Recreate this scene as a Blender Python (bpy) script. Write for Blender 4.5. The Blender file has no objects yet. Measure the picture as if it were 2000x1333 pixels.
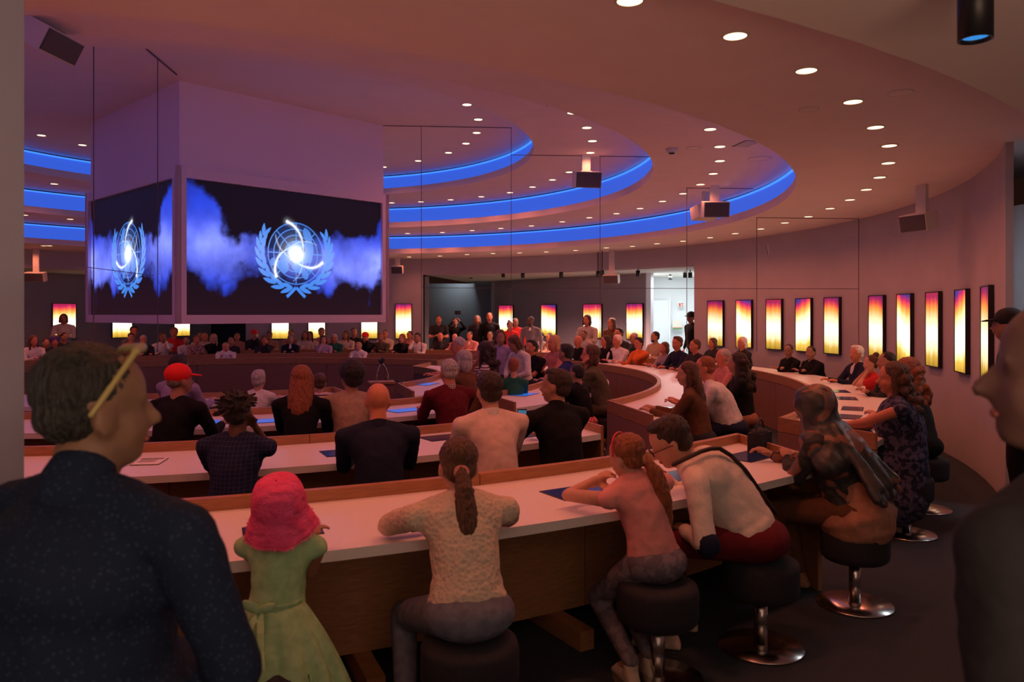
import bpy, bmesh, math, random
import numpy as np
from mathutils import Vector, Matrix, Euler
random.seed(7); np.random.seed(7)
sc = bpy.context.scene
COL = sc.collection
F = 1503.0; HZ = 614.0; CH = 1.70           # focal length in px, horizon row, eye height

# ---------------------------------------------------------------- camera
cd = bpy.data.cameras.new('camera'); cam = bpy.data.objects.new('camera', cd); COL.objects.link(cam)
cam.location = (0, 0, CH); cam.rotation_euler = (math.pi/2, 0, 0)
cd.sensor_width = 36; cd.lens = F/2000*36; cd.shift_y = -(666.5-HZ)/2000
cd.clip_start = 0.05; cd.clip_end = 200
cd.dof.use_dof = True; cd.dof.focus_distance = 7.0; cd.dof.aperture_fstop = 4.0
sc.camera = cam
# ---------------------------------------------------------------- world, exposure
w = bpy.data.worlds.new('world'); sc.world = w; w.use_nodes = True
w.node_tree.nodes['Background'].inputs[0].default_value = (0.55, 0.20, 0.13, 1)
w.node_tree.nodes['Background'].inputs[1].default_value = WORLD_STR = 0.02
sc.view_settings.view_transform = 'Standard'; sc.view_settings.look = 'None'
sc.view_settings.gamma = 1; sc.view_settings.use_curve_mapping = False
sc.view_settings.exposure = 0.0
cy = sc.cycles
cy.use_denoising = True; cy.max_bounces = 8; cy.diffuse_bounces = 5; cy.glossy_bounces = 3
cy.transparent_max_bounces = 4; cy.sample_clamp_indirect = 4; cy.caustics_reflective = False; cy.caustics_refractive = False

def area(name, loc, rot, e, col, sx, sy):
    l = bpy.data.lights.new(name, 'AREA'); l.energy = e; l.color = col; l.shape = 'RECTANGLE'; l.size = sx; l.size_y = sy
    o = bpy.data.objects.new(name, l); o.location = loc; o.rotation_euler = rot; COL.objects.link(o); return o
# unseen fill light added behind the camera, aimed up to brighten the soffit
area('soffit_fill_light', (0.8, -1.6, 1.0), (math.radians(170), 0, 0), 85, (1.0, 0.60, 0.42), 2.4, 1.0)
# ---------------------------------------------------------------- hall geometry
CX, CY = -4.11, 11.375                     # centre of the round hall
CV = Vector((CX, CY))
R_WALL = 9.62; R_SOF = 9.98; Z_SOF = 2.77
RINGS = [(9.98, 3.20), (7.80, 3.65), (6.10, 4.12), (4.43, 4.53)]   # (outer radius, ceiling height) of each ceiling ring
AX = math.radians(4.0)                     # direction of the mirror line seen across the room
def P(px, D): return Vector(((px-1000)/F*D, D))
def unp(px, py, z):                         # meet the sight line of a pixel with the plane at height z
    D = (CH-z)*F/(py-HZ); return P(px, D)
def onR(px, R, far=True):                   # meet a vertical sight plane with a circle round the hall centre
    t = (px-1000)/F
    a = t*t+1; b = -2*(t*CX+CY); c = CX*CX+CY*CY-R*R
    d = max(b*b-4*a*c, 0)
    D = (-b+(1 if far else -1)*math.sqrt(d))/(2*a)
    return Vector((t*D, D))
def pol(R, deg): a = math.radians(deg); return Vector((CX+R*math.cos(a), CY+R*math.sin(a)))
def angof(v): return math.degrees(math.atan2(v[1]-CY, v[0]-CX))
def ztop(py, D): return CH-(py-HZ)*D/F

# ---------------------------------------------------------------- materials
MATS = {}
def mat(name, col, rough=0.6, metal=0.0, emit=None, estr=0.0, kind=None, col2=None, sc_=20.0, bump=0.0, spec=0.5, coat=0.0):
    if name in MATS: return MATS[name]
    m = bpy.data.materials.new(name); m.use_nodes = True; nt = m.node_tree; N = nt.nodes; L = nt.links
    b = N['Principled BSDF']
    b.inputs['Base Color'].default_value = (*col, 1); b.inputs['Roughness'].default_value = rough
    b.inputs['Metallic'].default_value = metal; b.inputs['Specular IOR Level'].default_value = spec
    b.inputs['Coat Weight'].default_value = coat
    if emit is not None:
        b.inputs['Emission Color'].default_value = (*emit, 1); b.inputs['Emission Strength'].default_value = estr
    tc = N.new('ShaderNodeTexCoord'); co = tc.outputs['Object']
    def ramp(src, c1, c2, p1=0.4, p2=0.6, interp='LINEAR'):
        r = N.new('ShaderNodeValToRGB'); r.color_ramp.interpolation = interp
        r.color_ramp.elements[0].position = p1; r.color_ramp.elements[1].position = p2
        r.color_ramp.elements[0].color = (*c1, 1); r.color_ramp.elements[1].color = (*c2, 1)
        L.new(src, r.inputs[0]); return r
    c2 = col2 if col2 else tuple(c*0.75 for c in col)
    hsrc = None
    if kind in ('plain', 'weave', 'knit', 'hair', 'carpet', 'skin', 'grain', 'wood', 'floral', 'scarf', 'blotch', 'panel'):
        n = N.new('ShaderNodeTexNoise'); n.inputs['Scale'].default_value = sc_; n.inputs['Detail'].default_value = 4
        mp = N.new('ShaderNodeMapping'); L.new(co, mp.inputs[0]); L.new(mp.outputs[0], n.inputs[0])
        if kind == 'hair': mp.inputs['Scale'].default_value = (3, 3, 0.35)
        if kind == 'wood': mp.inputs['Scale'].default_value = (1, 1, 9)
        if kind == 'panel': mp.inputs['Scale'].default_value = (1, 1, 6)
        r = ramp(n.outputs[0], col, c2, 0.35 if kind not in ('floral', 'scarf', 'blotch') else 0.47, 0.65 if kind not in ('floral', 'scarf', 'blotch') else 0.53)
        if kind == 'scarf':
            e = r.color_ramp.elements.new(0.56); e.color = (0.26, 0.09, 0.05, 1)
            e = r.color_ramp.elements.new(0.64); e.color = (0.10, 0.11, 0.12, 1)
            e = r.color_ramp.elements.new(0.40); e.color = (0.05, 0.05, 0.05, 1)
            n.inputs['Detail'].default_value = 2; n.inputs['Distortion'].default_value = 1.2
        L.new(r.outputs[0], b.inputs['Base Color']); hsrc = n.outputs[0]
        if kind == 'knit':
            v = N.new('ShaderNodeTexVoronoi'); v.inputs['Scale'].default_value = 55; L.new(co, v.inputs[0]); hsrc = v.outputs[0]; rk = ramp(v.outputs[0], c2, col, 0.15, 0.5); L.new(rk.outputs[0], b.inputs['Base Color'])
        if kind == 'weave':
            v = N.new('ShaderNodeTexNoise'); v.inputs['Scale'].default_value = 7; v.inputs['Detail'].default_value = 3; v.inputs['Distortion'].default_value = 0.8; L.new(co, v.inputs[0]); hsrc = v.outputs[0]
    if kind in ('check', 'grid', 'stripe', 'hstripe', 'dots'):
        sx = N.new('ShaderNodeSeparateXYZ'); L.new(co, sx.inputs[0])
        def bar(i, off=0.16):
            a = N.new('ShaderNodeMath'); a.operation = 'MULTIPLY'; a.inputs[1].default_value = sc_; L.new(sx.outputs[i], a.inputs[0])
            f = N.new('ShaderNodeMath'); f.operation = 'FRACT'; L.new(a.outputs[0], f.inputs[0])
            l = N.new('ShaderNodeMath'); l.operation = 'LESS_THAN'; l.inputs[1].default_value = off; L.new(f.outputs[0], l.inputs[0]); return l.outputs[0]
        if kind == 'stripe': s = bar(0, 0.4)
        elif kind == 'hstripe': s = bar(2, 0.35)
        elif kind == 'dots':
            v = N.new('ShaderNodeTexVoronoi'); v.inputs['Scale'].default_value = sc_; L.new(co, v.inputs[0])
            l = N.new('ShaderNodeMath'); l.operation = 'LESS_THAN'; l.inputs[1].default_value = 0.25; L.new(v.outputs[0], l.inputs[0]); s = l.outputs[0]
        else:
            mx = N.new('ShaderNodeMath'); mx.operation = 'MAXIMUM' if kind == 'grid' else 'ADD'
            o = 0.14 if kind == 'grid' else 0.5
            L.new(bar(0, o), mx.inputs[0]); L.new(bar(2, o), mx.inputs[1]); s = mx.outputs[0]
            if kind == 'check':
                h = N.new('ShaderNodeMath'); h.operation = 'MULTIPLY'; h.inputs[1].default_value = 0.5; L.new(s, h.inputs[0]); s = h.outputs[0]
        mixn = N.new('ShaderNodeMix'); mixn.data_type = 'RGBA'; L.new(s, mixn.inputs[0])
        mixn.inputs[6].default_value = (*col, 1); mixn.inputs[7].default_value = (*c2, 1)
        L.new(mixn.outputs[2], b.inputs['Base Color'])
        v = N.new('ShaderNodeTexNoise'); v.inputs['Scale'].default_value = 7; L.new(co, v.inputs[0]); hsrc = v.outputs[0]
    if bump and hsrc is not None:
        bp = N.new('ShaderNodeBump'); bp.inputs['Strength'].default_value = bump; bp.inputs['Distance'].default_value = 0.012 if kind == 'knit' else 0.03
        L.new(hsrc, bp.inputs['Height']); L.new(bp.outputs[0], b.inputs['Normal'])
    MATS[name] = m; return m

M_CEIL = mat('ceiling_paint', (0.84, 0.74, 0.71), 0.8, kind='grain', col2=(0.81, 0.71, 0.68), sc_=3)
M_WALL = mat('wall_paint', (0.46, 0.44, 0.48), 0.75, kind='grain', col2=(0.43, 0.41, 0.45), sc_=2)
M_JAMB = mat('jamb_paint', (0.42, 0.44, 0.56), 0.75)
M_BOXW = mat('screen_housing_paint', (0.86, 0.68, 0.70), 0.7)
M_SOFF = mat('soffit_paint', (0.80, 0.77, 0.70), 0.8)
M_CARPET = mat('carpet', (0.062, 0.075, 0.090), 0.95, kind='carpet', col2=(0.036, 0.045, 0.055), sc_=160, bump=0.4, spec=0.1)
M_TOP = mat('solid_surface_white', (0.80, 0.78, 0.77), 0.38, kind='grain', col2=(0.77, 0.75, 0.74), sc_=40)
M_WOOD = mat('oak_trim', (0.42, 0.20, 0.09), 0.45, kind='wood', col2=(0.33, 0.15, 0.065), sc_=9)
M_WOODP = mat('oak_panel', (0.42, 0.22, 0.11), 0.45, kind='panel', col2=(0.33, 0.165, 0.08), sc_=14)
M_FELT = mat('felt_panel', (0.31, 0.17, 0.125), 0.9, kind='grain', col2=(0.23, 0.125, 0.09), sc_=120, spec=0.1)
M_BLACK = mat('black_plastic', (0.012, 0.012, 0.014), 0.4)
M_DGREY = mat('dark_metal', (0.03, 0.03, 0.035), 0.45, 0.3)
M_GRILLE = mat('speaker_grille', (0.10, 0.09, 0.10), 0.6, kind='grain', col2=(0.05, 0.045, 0.05), sc_=220)
M_SPK = mat('speaker_white', (0.62, 0.60, 0.60), 0.5)
M_CHROME = mat('brushed_steel', (0.62, 0.58, 0.55), 0.22, 1.0)
M_CUSH = mat('dark_cushion', (0.018, 0.018, 0.026), 0.85, kind='plain', col2=(0.012, 0.012, 0.018), sc_=60)
M_BLUE = mat('cove_painted_glow', (0.05, 0.1, 0.3), 0.6, emit=(0.035, 0.12, 0.72), estr=0.85)  # riser lit by the LED line; its glow is put in as emission
M_BLUEL = mat('cove_led_line', (0.1, 0.3, 0.9), 0.6, emit=(0.05, 0.26, 1.0), estr=1.15)
M_DISC = mat('downlight_lens', (1, 0.9, 0.7), 0.5, emit=(1.0, 0.74, 0.44), estr=2.2)
M_RIM = mat('downlight_rim', (0.7, 0.6, 0.5), 0.5)
M_SEAM = mat('panel_joint', (0.05, 0.03, 0.035), 0.5)
M_PAPER = mat('paper_white', (0.8, 0.78, 0.76), 0.7)
M_INK = mat('printed_ink', (0.08, 0.07, 0.08), 0.7)
M_WHITE = mat('white_corridor_paint', (0.82, 0.85, 0.87), 0.7)

# ---------------------------------------------------------------- mesh helpers
class MB:
    def __init__(s): s.v = []; s.f = []; s.n = 0
    def add(s, V, Fc):
        V = np.asarray(V, float); s.v.append(V); s.f += [tuple(i+s.n for i in f) for f in Fc]; s.n += len(V); return s
    def box(s, c, d, R=None):
        x, y, z = [k/2 for k in d]
        V = np.array([(-x,-y,-z),(x,-y,-z),(x,y,-z),(-x,y,-z),(-x,-y,z),(x,-y,z),(x,y,z),(-x,y,z)])
        if R is not None: V = V @ np.array(R).T
        return s.add(V+np.array(c), [(0,3,2,1),(4,5,6,7),(0,1,5,4),(1,2,6,5),(2,3,7,6),(3,0,4,7)])
    def prism(s, pts, z0, z1):             # pts counter-clockwise xy
        n = len(pts); V = [(p[0], p[1], z0) for p in pts]+[(p[0], p[1], z1) for p in pts]
        return s.add(V, [tuple(range(n-1, -1, -1)), tuple(range(n, 2*n))]+[(i, (i+1)%n, n+(i+1)%n, n+i) for i in range(n)])
    def lathe(s, prof, n=24, c=(0,0,0), R=None):
        V = []; Fc = []; m = len(prof)
        for i in range(n):
            a = 2*math.pi*i/n
            for r, z in prof: V.append((r*math.cos(a), r*math.sin(a), z))
        ring = prof[0][0] > 0.003 and prof[-1][0] > 0.003
        for i in range(n):
            j = (i+1) % n
            for k in range(m if ring else m-1): Fc.append((i*m+k, j*m+k, j*m+(k+1) % m, i*m+(k+1) % m))
        if not ring: Fc.append(tuple(j*m for j in range(n-1, -1, -1))); Fc.append(tuple(j*m+m-1 for j in range(n)))
        V = np.array(V)
        if R is not None: V = V @ np.array(R).T
        return s.add(V+np.array(c), Fc)
    def cap(s, p0, r0, p1, r1, n=10, fl=1.0):   # tapered capsule
        p0 = np.array(p0, float); p1 = np.array(p1, float); d = p1-p0; L = np.linalg.norm(d)
        if L < 1e-6: d = np.array([0, 0, 1e-6]); L = 1e-6
        w = d/L; a = np.array([1., 0, 0]) if abs(w[0]) < 0.8 else np.array([0, 1., 0])
        u = np.cross(w, a); u /= np.linalg.norm(u); v = np.cross(w, u)
        prof = []
        for k in range(1, 4): t = math.pi/2*k/3.; prof.append((r0*math.sin(t), -r0*math.cos(t)))
        for k in range(0, 3): t = math.pi/2*k/3.; prof.append((r1*math.cos(t), L+r1*math.sin(t)))
        V = []; m = len(prof)
        for i in range(n):
            t = 2*math.pi*i/n
            for r, h in prof: V.append(p0+w*h+(u*math.cos(t)+v*math.sin(t))*r)
        V.append(p0-w*r0); V.append(p1+w*r1); Fc = []
        for i in range(n):
            j = (i+1) % n
            for k in range(m-1): Fc.append((i*m+k, j*m+k, j*m+k+1, i*m+k+1))
            Fc.append((n*m, j*m, i*m)); Fc.append((n*m+1, i*m+m-1, j*m+m-1))
        return s.add(V, Fc)
    def ell(s, c, r, R=None, n=12, m=8):
        V = [(0, 0, -1)]
        for k in range(1, m):
            t = -math.pi/2+math.pi*k/m
            for i in range(n):
                a = 2*math.pi*i/n; V.append((math.cos(t)*math.cos(a), math.cos(t)*math.sin(a), math.sin(t)))
        V.append((0, 0, 1)); V = np.array(V)*np.array(r); Fc = []
        for i in range(n):
            j = (i+1) % n; Fc.append((0, 1+j, 1+i))
            for k in range(m-2): b = 1+k*n; Fc.append((b+i, b+j, b+n+j, b+n+i))
            b = 1+(m-2)*n; Fc.append((b+i, b+j, len(V)-1))
        if R is not None: V = V @ np.array(R).T
        return s.add(V+np.array(c), Fc)
    def xf(s, R, T=(0,0,0)):
        s.v = [v @ np.array(R).T + np.array(T) for v in s.v]; return s
    def mesh(s, name, m):
        me = bpy.data.meshes.new(name)
        me.from_pydata(np.vstack(s.v).tolist(), [], s.f); me.materials.append(m); me.validate(); return me
    def build(s, name, m, parent=None, smooth=False, loc=None, rz=0):
        me = s.mesh(name, m)
        if smooth: me.shade_smooth()
        return link(name, me, parent, loc, rz)
def link(name, me, parent=None, loc=None, rz=0):
    o = bpy.data.objects.new(name, me); COL.objects.link(o)
    if parent: o.parent = parent
    if loc is not None: o.location = loc
    o.rotation_euler[2] = rz; return o
def thing(name, label, cat, loc=(0,0,0), rz=0, group=None):
    o = bpy.data.objects.new(name, None); COL.objects.link(o); o.empty_display_size = 0.1
    o.location = loc; o.rotation_euler[2] = rz; o['label'] = label; o['category'] = cat
    if group: o['group'] = group
    return o
def tag(o, label, cat, group=None):
    o['label'] = label; o['category'] = cat
    if group: o['group'] = group
    return o
def struct(o): o['kind'] = 'structure'; return o
def rotz(a): c, s = math.cos(a), math.sin(a); return np.array([[c,-s,0],[s,c,0],[0,0,1]])
def arcpts(R, a0, a1, n): return [pol(R, a0+(a1-a0)*i/n) for i in range(n+1)]
def ringpoly(Ri, Ro, a0i, a1i, a0o, a1o, n=24):   # ccw outline of a ring sector
    return arcpts(Ro, a0o, a1o, n)+arcpts(Ri, a1i, a0i, n)
def sector(mb, Ri, Ro, a0, a1, z0, z1, n=None, a0i=None, a1i=None):   # closed solid ring sector made of quads
    a0i = a0 if a0i is None else a0i; a1i = a1 if a1i is None else a1i
    n = n or max(2, int(abs(a1-a0)/2.5))
    V = []; Fc = []
    for i in range(n+1):
        t = i/n; o = pol(Ro, a0+(a1-a0)*t); q = pol(Ri, a0i+(a1i-a0i)*t)
        V += [(q.x, q.y, z0), (o.x, o.y, z0), (o.x, o.y, z1), (q.x, q.y, z1)]
    for i in range(n):
        a = 4*i; b = a+4
        Fc += [(a, b, b+1, a+1), (a+1, b+1, b+2, a+2), (a+2, b+2, b+3, a+3), (a+3, b+3, b, a)]
    Fc += [(0, 1, 2, 3), (4*n+3, 4*n+2, 4*n+1, 4*n)]
    return mb.add(V, Fc)

# ================================================================ STRUCTURE
struct(MB().lathe([(0.001, -0.1), (16.5, -0.1), (16.5, 0.0), (0.001, 0.0)], 96, (CX, CY, 0)).build('floor', M_CARPET))
for k, (Ro, z) in enumerate(RINGS):
    Ri = RINGS[k+1][0]+0.16 if k < 3 else 0.0
    mb = MB()
    if k < 3:
        sector(mb, Ri-0.16, Ro+0.16, 0, 360, z, z+0.05, 120)
        struct(mb.build('ceiling', M_CEIL))
        R = Ri-0.16; z2 = RINGS[k+1][1]
        lip = MB(); sector(lip, R, R+0.03, 0, 360, z+0.05, z+0.12, 120); struct(lip.build('trim_1', M_CEIL))
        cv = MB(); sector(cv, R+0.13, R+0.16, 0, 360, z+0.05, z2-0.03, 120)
        o = cv.build('cove_riser', M_BLUE); tag(o, ['blue cove riser with painted-in glow at the widest ceiling ring', 'blue cove riser with painted-in glow at the middle ceiling ring', 'blue cove riser with painted-in glow at the smallest ceiling ring around the screens'][k], 'cove light', 'blue ceiling coves')
        ln = MB(); sector(ln, R+0.105, R+0.13, 0, 360, z2-0.055, z2-0.03, 120)
        ln.build('light_strip', M_BLUEL, o)
    else:
        mb.lathe([(0.001, z), (Ro+0.16, z), (Ro+0.16, z+0.05), (0.001, z+0.05)], 120, (CX, CY, 0)); struct(mb.build('ceiling', M_CEIL))
# walls of the circle. The two openings and their recesses
def wall(a0, a1, name='wall_right', z0=0, z1=3.2, Ri=R_WALL, Ro=R_WALL+0.06, m=M_WALL):
    mb = MB(); sector(mb, Ri, Ro, a0, a1, z0, z1); return struct(mb.build(name, m))
wall(-29, 33.2, 'wall_right')
wall(33.2, 79.9, 'wall_back', Z_SOF, 3.2)
wall(79.9, 108.1, 'wall_back')
wall(108.1, 154.8, 'wall_left', Z_SOF, 3.2)
wall(154.8, 217, 'wall_left')
wall(286.5, 331, 'wall_front', Z_SOF+0.02, 3.2, Ri=R_SOF, Ro=R_SOF+0.1)
# soffits of the recesses
for a0, a1 in ((33.2, 79.9), (108.1, 154.8), (232, 331)):
    mb = MB(); sector(mb, R_SOF, 17.5 if a0 > 200 else 17.0, a0, a1, Z_SOF, Z_SOF+0.06); struct(mb.build('ceiling', M_SOFF))
# left jamb beside the camera
wall(217, 286.5, 'wall_front')
mb = MB(); mb.prism([(-1.268, 2.0), (-1.36, 2.13), (-2.4, 1.75), (-2.6, 0.5), (-1.75, 0.5)], 0, Z_SOF); struct(mb.build('wall_left', M_JAMB))
# right recess wall beyond the doorway
def slab(p, q, th, z0, z1, m, name, kind=True):
    p = Vector(p); q = Vector(q); d = (q-p).normalized(); n = Vector((-d.y, d.x))*th
    o = MB().prism([p, q, q+n, p+n], z0, z1).build(name, m)
    return struct(o) if kind else o
slab(P(2200, 7.5), P(1971, 7.3), 0.2, 0, 2.72, M_WHITE, 'wall_right')
slab(P(2200, 7.4), (4.6, 1.5), -0.2, 0, Z_SOF, M_WALL, 'wall_right')
slab((4.6, 1.5), (2.6, -1.5), 0.2, 0, Z_SOF, M_WALL, 'wall_right')
slab((2.6, -1.5), (-2.2, -3.2), 0.2, 0, Z_SOF, M_WALL, 'wall_front')
# far recess: angled back wall with light boxes, grey lit bay and white corridor
FA, FB = Vector((3.58, 20.0)), Vector((-0.55, 25.0))
def mir(v):                                  # mirror about the hall's second axis
    u = Vector((math.cos(math.radians(94)), math.sin(math.radians(94)))); r = Vector((v[0]-CX, v[1]-CY))
    q = 2*r.dot(u)*u-r; return Vector((CX+q.x, CY+q.y))
slab(FB, FA, 0.15, 0, Z_SOF, M_WALL, 'wall_back')
slab(mir(FA), mir(FB), 0.15, 0, Z_SOF, M_WALL, 'wall_back')
M_GREYB = mat('grey_bay_paint', (0.50, 0.55, 0.60), 0.7)
slab(P(967, 25.05), P(965, 27.0), 0.12, 0, Z_SOF, M_GREYB, 'wall_back')
slab(P(780, 26.9), P(980, 27.0), 0.15, 0, Z_SOF, M_GREYB, 'wall_back')
slab(P(838, 21.9), P(800, 26.9), 0.12, 0, Z_SOF, M_GREYB, 'wall_back')
slab(P(380, 25.5), P(520, 26), 0.15, 0, Z_SOF, mat('dark_bay_paint', (0.10, 0.14, 0.14), 0.7), 'wall_back')
# white corridor beyond the right-hand far doorway
slab(P(1260, 22.5), P(1400, 22.3), 0.15, 0, Z_SOF, M_WHITE, 'wall_back')
slab(P(1377, 17.3), P(1383, 22.4), -0.12, 0, Z_SOF, M_WHITE, 'wall_back')
slab(P(1271, 20.0), P(1262, 22.6), 0.12, 0, Z_SOF, M_WHITE, 'wall_back')
# ================================================================ SCREEN CUBE
K0 = Vector((-0.436*9.23, 9.23)); K1 = Vector((-0.1996*9.23, 1.25*9.23)); K3 = Vector((2*CX-K1.x, 2*CY-K1.y)); K2 = Vector((2*CX-K0.x, 2*CY-K0.y))
e1 = (K1-K0); side = e1.length; e1.normalize(); HC = (K0+K1)/2+Vector((-e1.y, e1.x))*side/2
ang0 = math.atan2(e1.y, e1.x)
h = side/2
def fbm(nx, ny, oct_=5, seed=1, sx=1.0, sy=1.0):
    rs = np.random.RandomState(seed); out = np.zeros((ny, nx)); amp = 1
    for o in range(oct_):
        gx = max(2, int(4*2**o*sx))+2; gy = max(2, int(3*2**o*sy))+2; g = rs.rand(gy, gx)
        X = np.linspace(0, gx-2.001, nx); Y = np.linspace(0, gy-2.001, ny)
        xi = X.astype(int); yi = Y.astype(int); fx = X-xi; fy = (Y-yi)[:, None]; fx = fx*fx*(3-2*fx); fy = fy*fy*(3-2*fy)
        a = g[yi][:, xi]; b = g[yi][:, xi+1]; c = g[yi+1][:, xi]; d = g[yi+1][:, xi+1]
        out += amp*((a*(1-fx)+b*fx)*(1-fy)+(c*(1-fx)+d*fx)*fy); amp *= 0.52
    return out/out.max()
SW, SH = 2.93, 1.665
def screen_mesh():
    nx, ny = 440, 250
    xs = np.linspace(-SW/2, SW/2, nx); zs = np.linspace(-SH/2, SH/2, ny)
    X, Z = np.meshgrid(xs, zs); U = (X/SW+0.5); V = 0.5-Z/SH            # U right, V down
    n1 = fbm(nx, ny, 5, 3, 1.6, 0.8); n2 = fbm(nx, ny, 4, 11, 3.0, 0.6); n3 = fbm(nx, ny, 5, 5, 1.3, 1.0)
    top = np.interp(U[0], [0, .05, .12, .16, .22, .34, .42, .55, .62, .75, .9, .96, 1], [-.1, -.05, .05, .22, .32, .36, .40, .36, .27, .25, .30, .34, .1])[None, :]
    bot = np.interp(U[0], [0, .08, .12, .17, .22, .3, .5, .7, .85, .93, 1], [.68, .70, .74, .84, .76, .74, .76, .78, .84, .92, .80])[None, :]
    soft = 0.15; nI = fbm(nx, ny, 6, 31, 2.4, 1.8); nJ = fbm(nx, ny, 6, 37, 2.6, 1.7)
    d = np.clip((V-top+ (nI-.55)*0.42)/soft, 0, 1)*np.clip((bot-V+(nJ-.55)*0.36)/soft, 0, 1)
    mid = np.exp(-((V-(.47+.12*U+(n3-.5)*.1))/0.17)**2)*(0.35+0.65*np.clip(np.abs(U-.52)*2.6, 0, 1))
    d = d*d*(3-2*d)*(0.45+0.75*fbm(nx, ny, 5, 8, 2.4, 1.9))
    dk = np.array([0.0075, 0.004, 0.009])
    blue = np.array([0.015, 0.055, 0.72]); pale = np.array([0.32, 0.36, 0.95])
    img = dk + d[..., None]*blue + (d*mid*n1)[..., None]*pale*1.5
    img[..., :] += (np.clip((V-.62)/.4, 0, 1)*np.clip(1-d*3, 0, 1))[..., None]*np.array([.009, .001, .0])
    # emblem, unit = globe radius
    R = 0.415; x = (X-.05)/R; y = Z/R; r = np.hypot(x, y); a = np.arctan2(y, x)
    lw = 0.016
    def aa(dist, w=lw): return np.clip(1.3-dist/w*0.8, 0, 1)
    em = np.zeros_like(x)
    for rr in (1.0, .8, .6, .4, .2): em = np.maximum(em, aa(np.abs(r-rr)))
    for k in range(8):
        th = k*math.pi/4; dd = np.abs(-math.sin(th)*x+math.cos(th)*y)
        em = np.maximum(em, aa(dd)*(r < 1.0)*(r > .2)*((math.cos(th)*x+math.sin(th)*y) > 0))
    land = np.zeros_like(x); ns = (fbm(nx, ny, 6, 21, 6, 6)-.55)*0.22
    for bx, by, ra, rb, th in ((.42, .62, .13, .26, .5), (.48, .2, .16, .30, .2), (.36, -.1, .22, .2, .3), (.46, .42, .08, .12, 0), (-.48, -.42, .20, .22, .6), (-.42, -.15, .16, .16, 0), (-.84, -.3, .1, .12, 0),
                               (.12, -.5, .25, .13, -.2), (.36, -.68, .13, .17, .2), (.5, -.5, .12, .09, 0), (-.1, .1, .28, .2, .2), (.1, -.25, .2, .2, 0), (.05, .3, .2, .15, 0)):
        c, s = math.cos(th), math.sin(th); u = ((x-bx)*c+(y-by)*s)/ra; v = (-(x-bx)*s+(y-by)*c)/rb
        land = np.maximum(land, (np.hypot(u, v)+ns*3 < 1).astype(float)*(r < .98))
    em = np.maximum(em, land*0.85)
    sgn = np.sign(x+1e-9); xa = np.abs(x)
    st = np.array([(.05, -1.12), (.45, -1.12), (.82, -.95), (1.08, -.65), (1.22, -.3), (1.27, .05), (1.22, .38), (1.08, .68)])
    seg = np.linspace(0, 1, 8)
    for i in range(9):
        t = (i+.15)/9*1.0; px = np.interp(t, seg, st[:, 0]); py = np.interp(t, seg, st[:, 1])
        px2 = np.interp(min(t+.12, 1), seg, st[:, 0]); py2 = np.interp(min(t+.12, 1), seg, st[:, 1]); th = math.atan2(py2-py, px2-px)
        for off, ln_ in ((-.34, .25), (.30, .24)):
            q = th+off; L_ = ln_*(1.0 if i < 7 else .85); cx = px+math.cos(q)*L_*1.05; cyy = py+math.sin(q)*L_*1.05
            u = ((xa-cx)*math.cos(q)+(y-cyy)*math.sin(q))/L_; v = (-(xa-cx)*math.sin(q)+(y-cyy)*math.cos(q))/(L_*.30)
            em = np.maximum(em, np.clip((1-(np.abs(u)**1.6+np.abs(v)**1.3))*8, 0, 1))
    for bx, by, th in ((.17, -1.27, -.75), ):
        u = ((xa-bx)*math.cos(th)+(y-by)*math.sin(th))/.24; v = (-(xa-bx)*math.sin(th)+(y-by)*math.cos(th))/.055
        em = np.maximum(em, np.clip((1-np.maximum(np.abs(u), np.abs(v)))*8, 0, 1))
    ecol = np.array([0.055, 0.25, 0.86])[None, None]*(1-mid[..., None]*.6)+np.array([0.35, 0.48, 1.0])*mid[..., None]*.75
    globe = (r < 1.0)[..., None]
    img = np.where(globe, img*0.55+np.array([.004, .02, .10])*np.clip(y+.5, 0, 1)[..., None], img)
    img = img*(1-em[..., None])+ecol*em[..., None]
    # light trails
    tr = [[(-.35, 1.03), (-.1, .93), (.12, .7), (.25, .37), (.28, .1), (.26, -.13), (.22, -.46), (.08, -.75), (-.12, -.92)],
          [(1.0, -.25), (.8, -.4), (.55, -.46), (.18, -.385), (-.17, -.18), (-.49, .03), (-.65, .25), (-.72, .45), (-.74, .58)],
          [(-.71, -.79), (-.77, -.55), (-.74, -.385), (-.66, -.15), (-.5, .03), (-.17, .22), (.05, .37), (.26, .42), (.55, .41), (.8, .31)]]
    glow = np.exp(-(np.hypot(x+.0, y+.02)/.26)**4)*1.5+np.exp(-(np.hypot(x, y+.02)/.42)**2)*.6
    for p in tr:
        p = np.array(p); k = len(p); q = np.linspace(0, k-1, 60)
        qx = np.interp(q, range(k), p[:, 0]); qy = np.interp(q, range(k), p[:, 1])
        qx = np.convolve(np.pad(qx, 3, 'edge'), np.ones(7)/7, 'valid'); qy = np.convolve(np.pad(qy, 3, 'edge'), np.ones(7)/7, 'valid')
        sel = (r < 1.35); xx = x[sel]; yy = y[sel]; g = np.zeros(xx.shape)
        for j in range(60):
            s_ = 1-j/60; ww = 0.018+0.022*s_; dd = np.hypot(xx-qx[j], yy-qy[j])
            g = np.maximum(g, np.exp(-(dd/ww)**2)*(0.25+1.3*s_)+np.exp(-(dd/(ww*2.6))**2)*.25*s_)
        dd = np.hypot(xx-qx[0], yy-qy[0]); g = np.maximum(g, 1.6*np.exp(-(dd/.055)**4)); glow[sel] = np.maximum(glow[sel], g)
    img = img+glow[..., None]*np.array([.8, .85, 1.0])
    V3 = np.stack([X.ravel(), np.zeros(X.size), Z.ravel()], 1)
    i = np.arange(nx-1)[None, :]+np.arange(ny-1)[:, None]*nx
    Fc = np.stack([i, i+1, i+1+nx, i+nx], -1).reshape(-1, 4)
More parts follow.
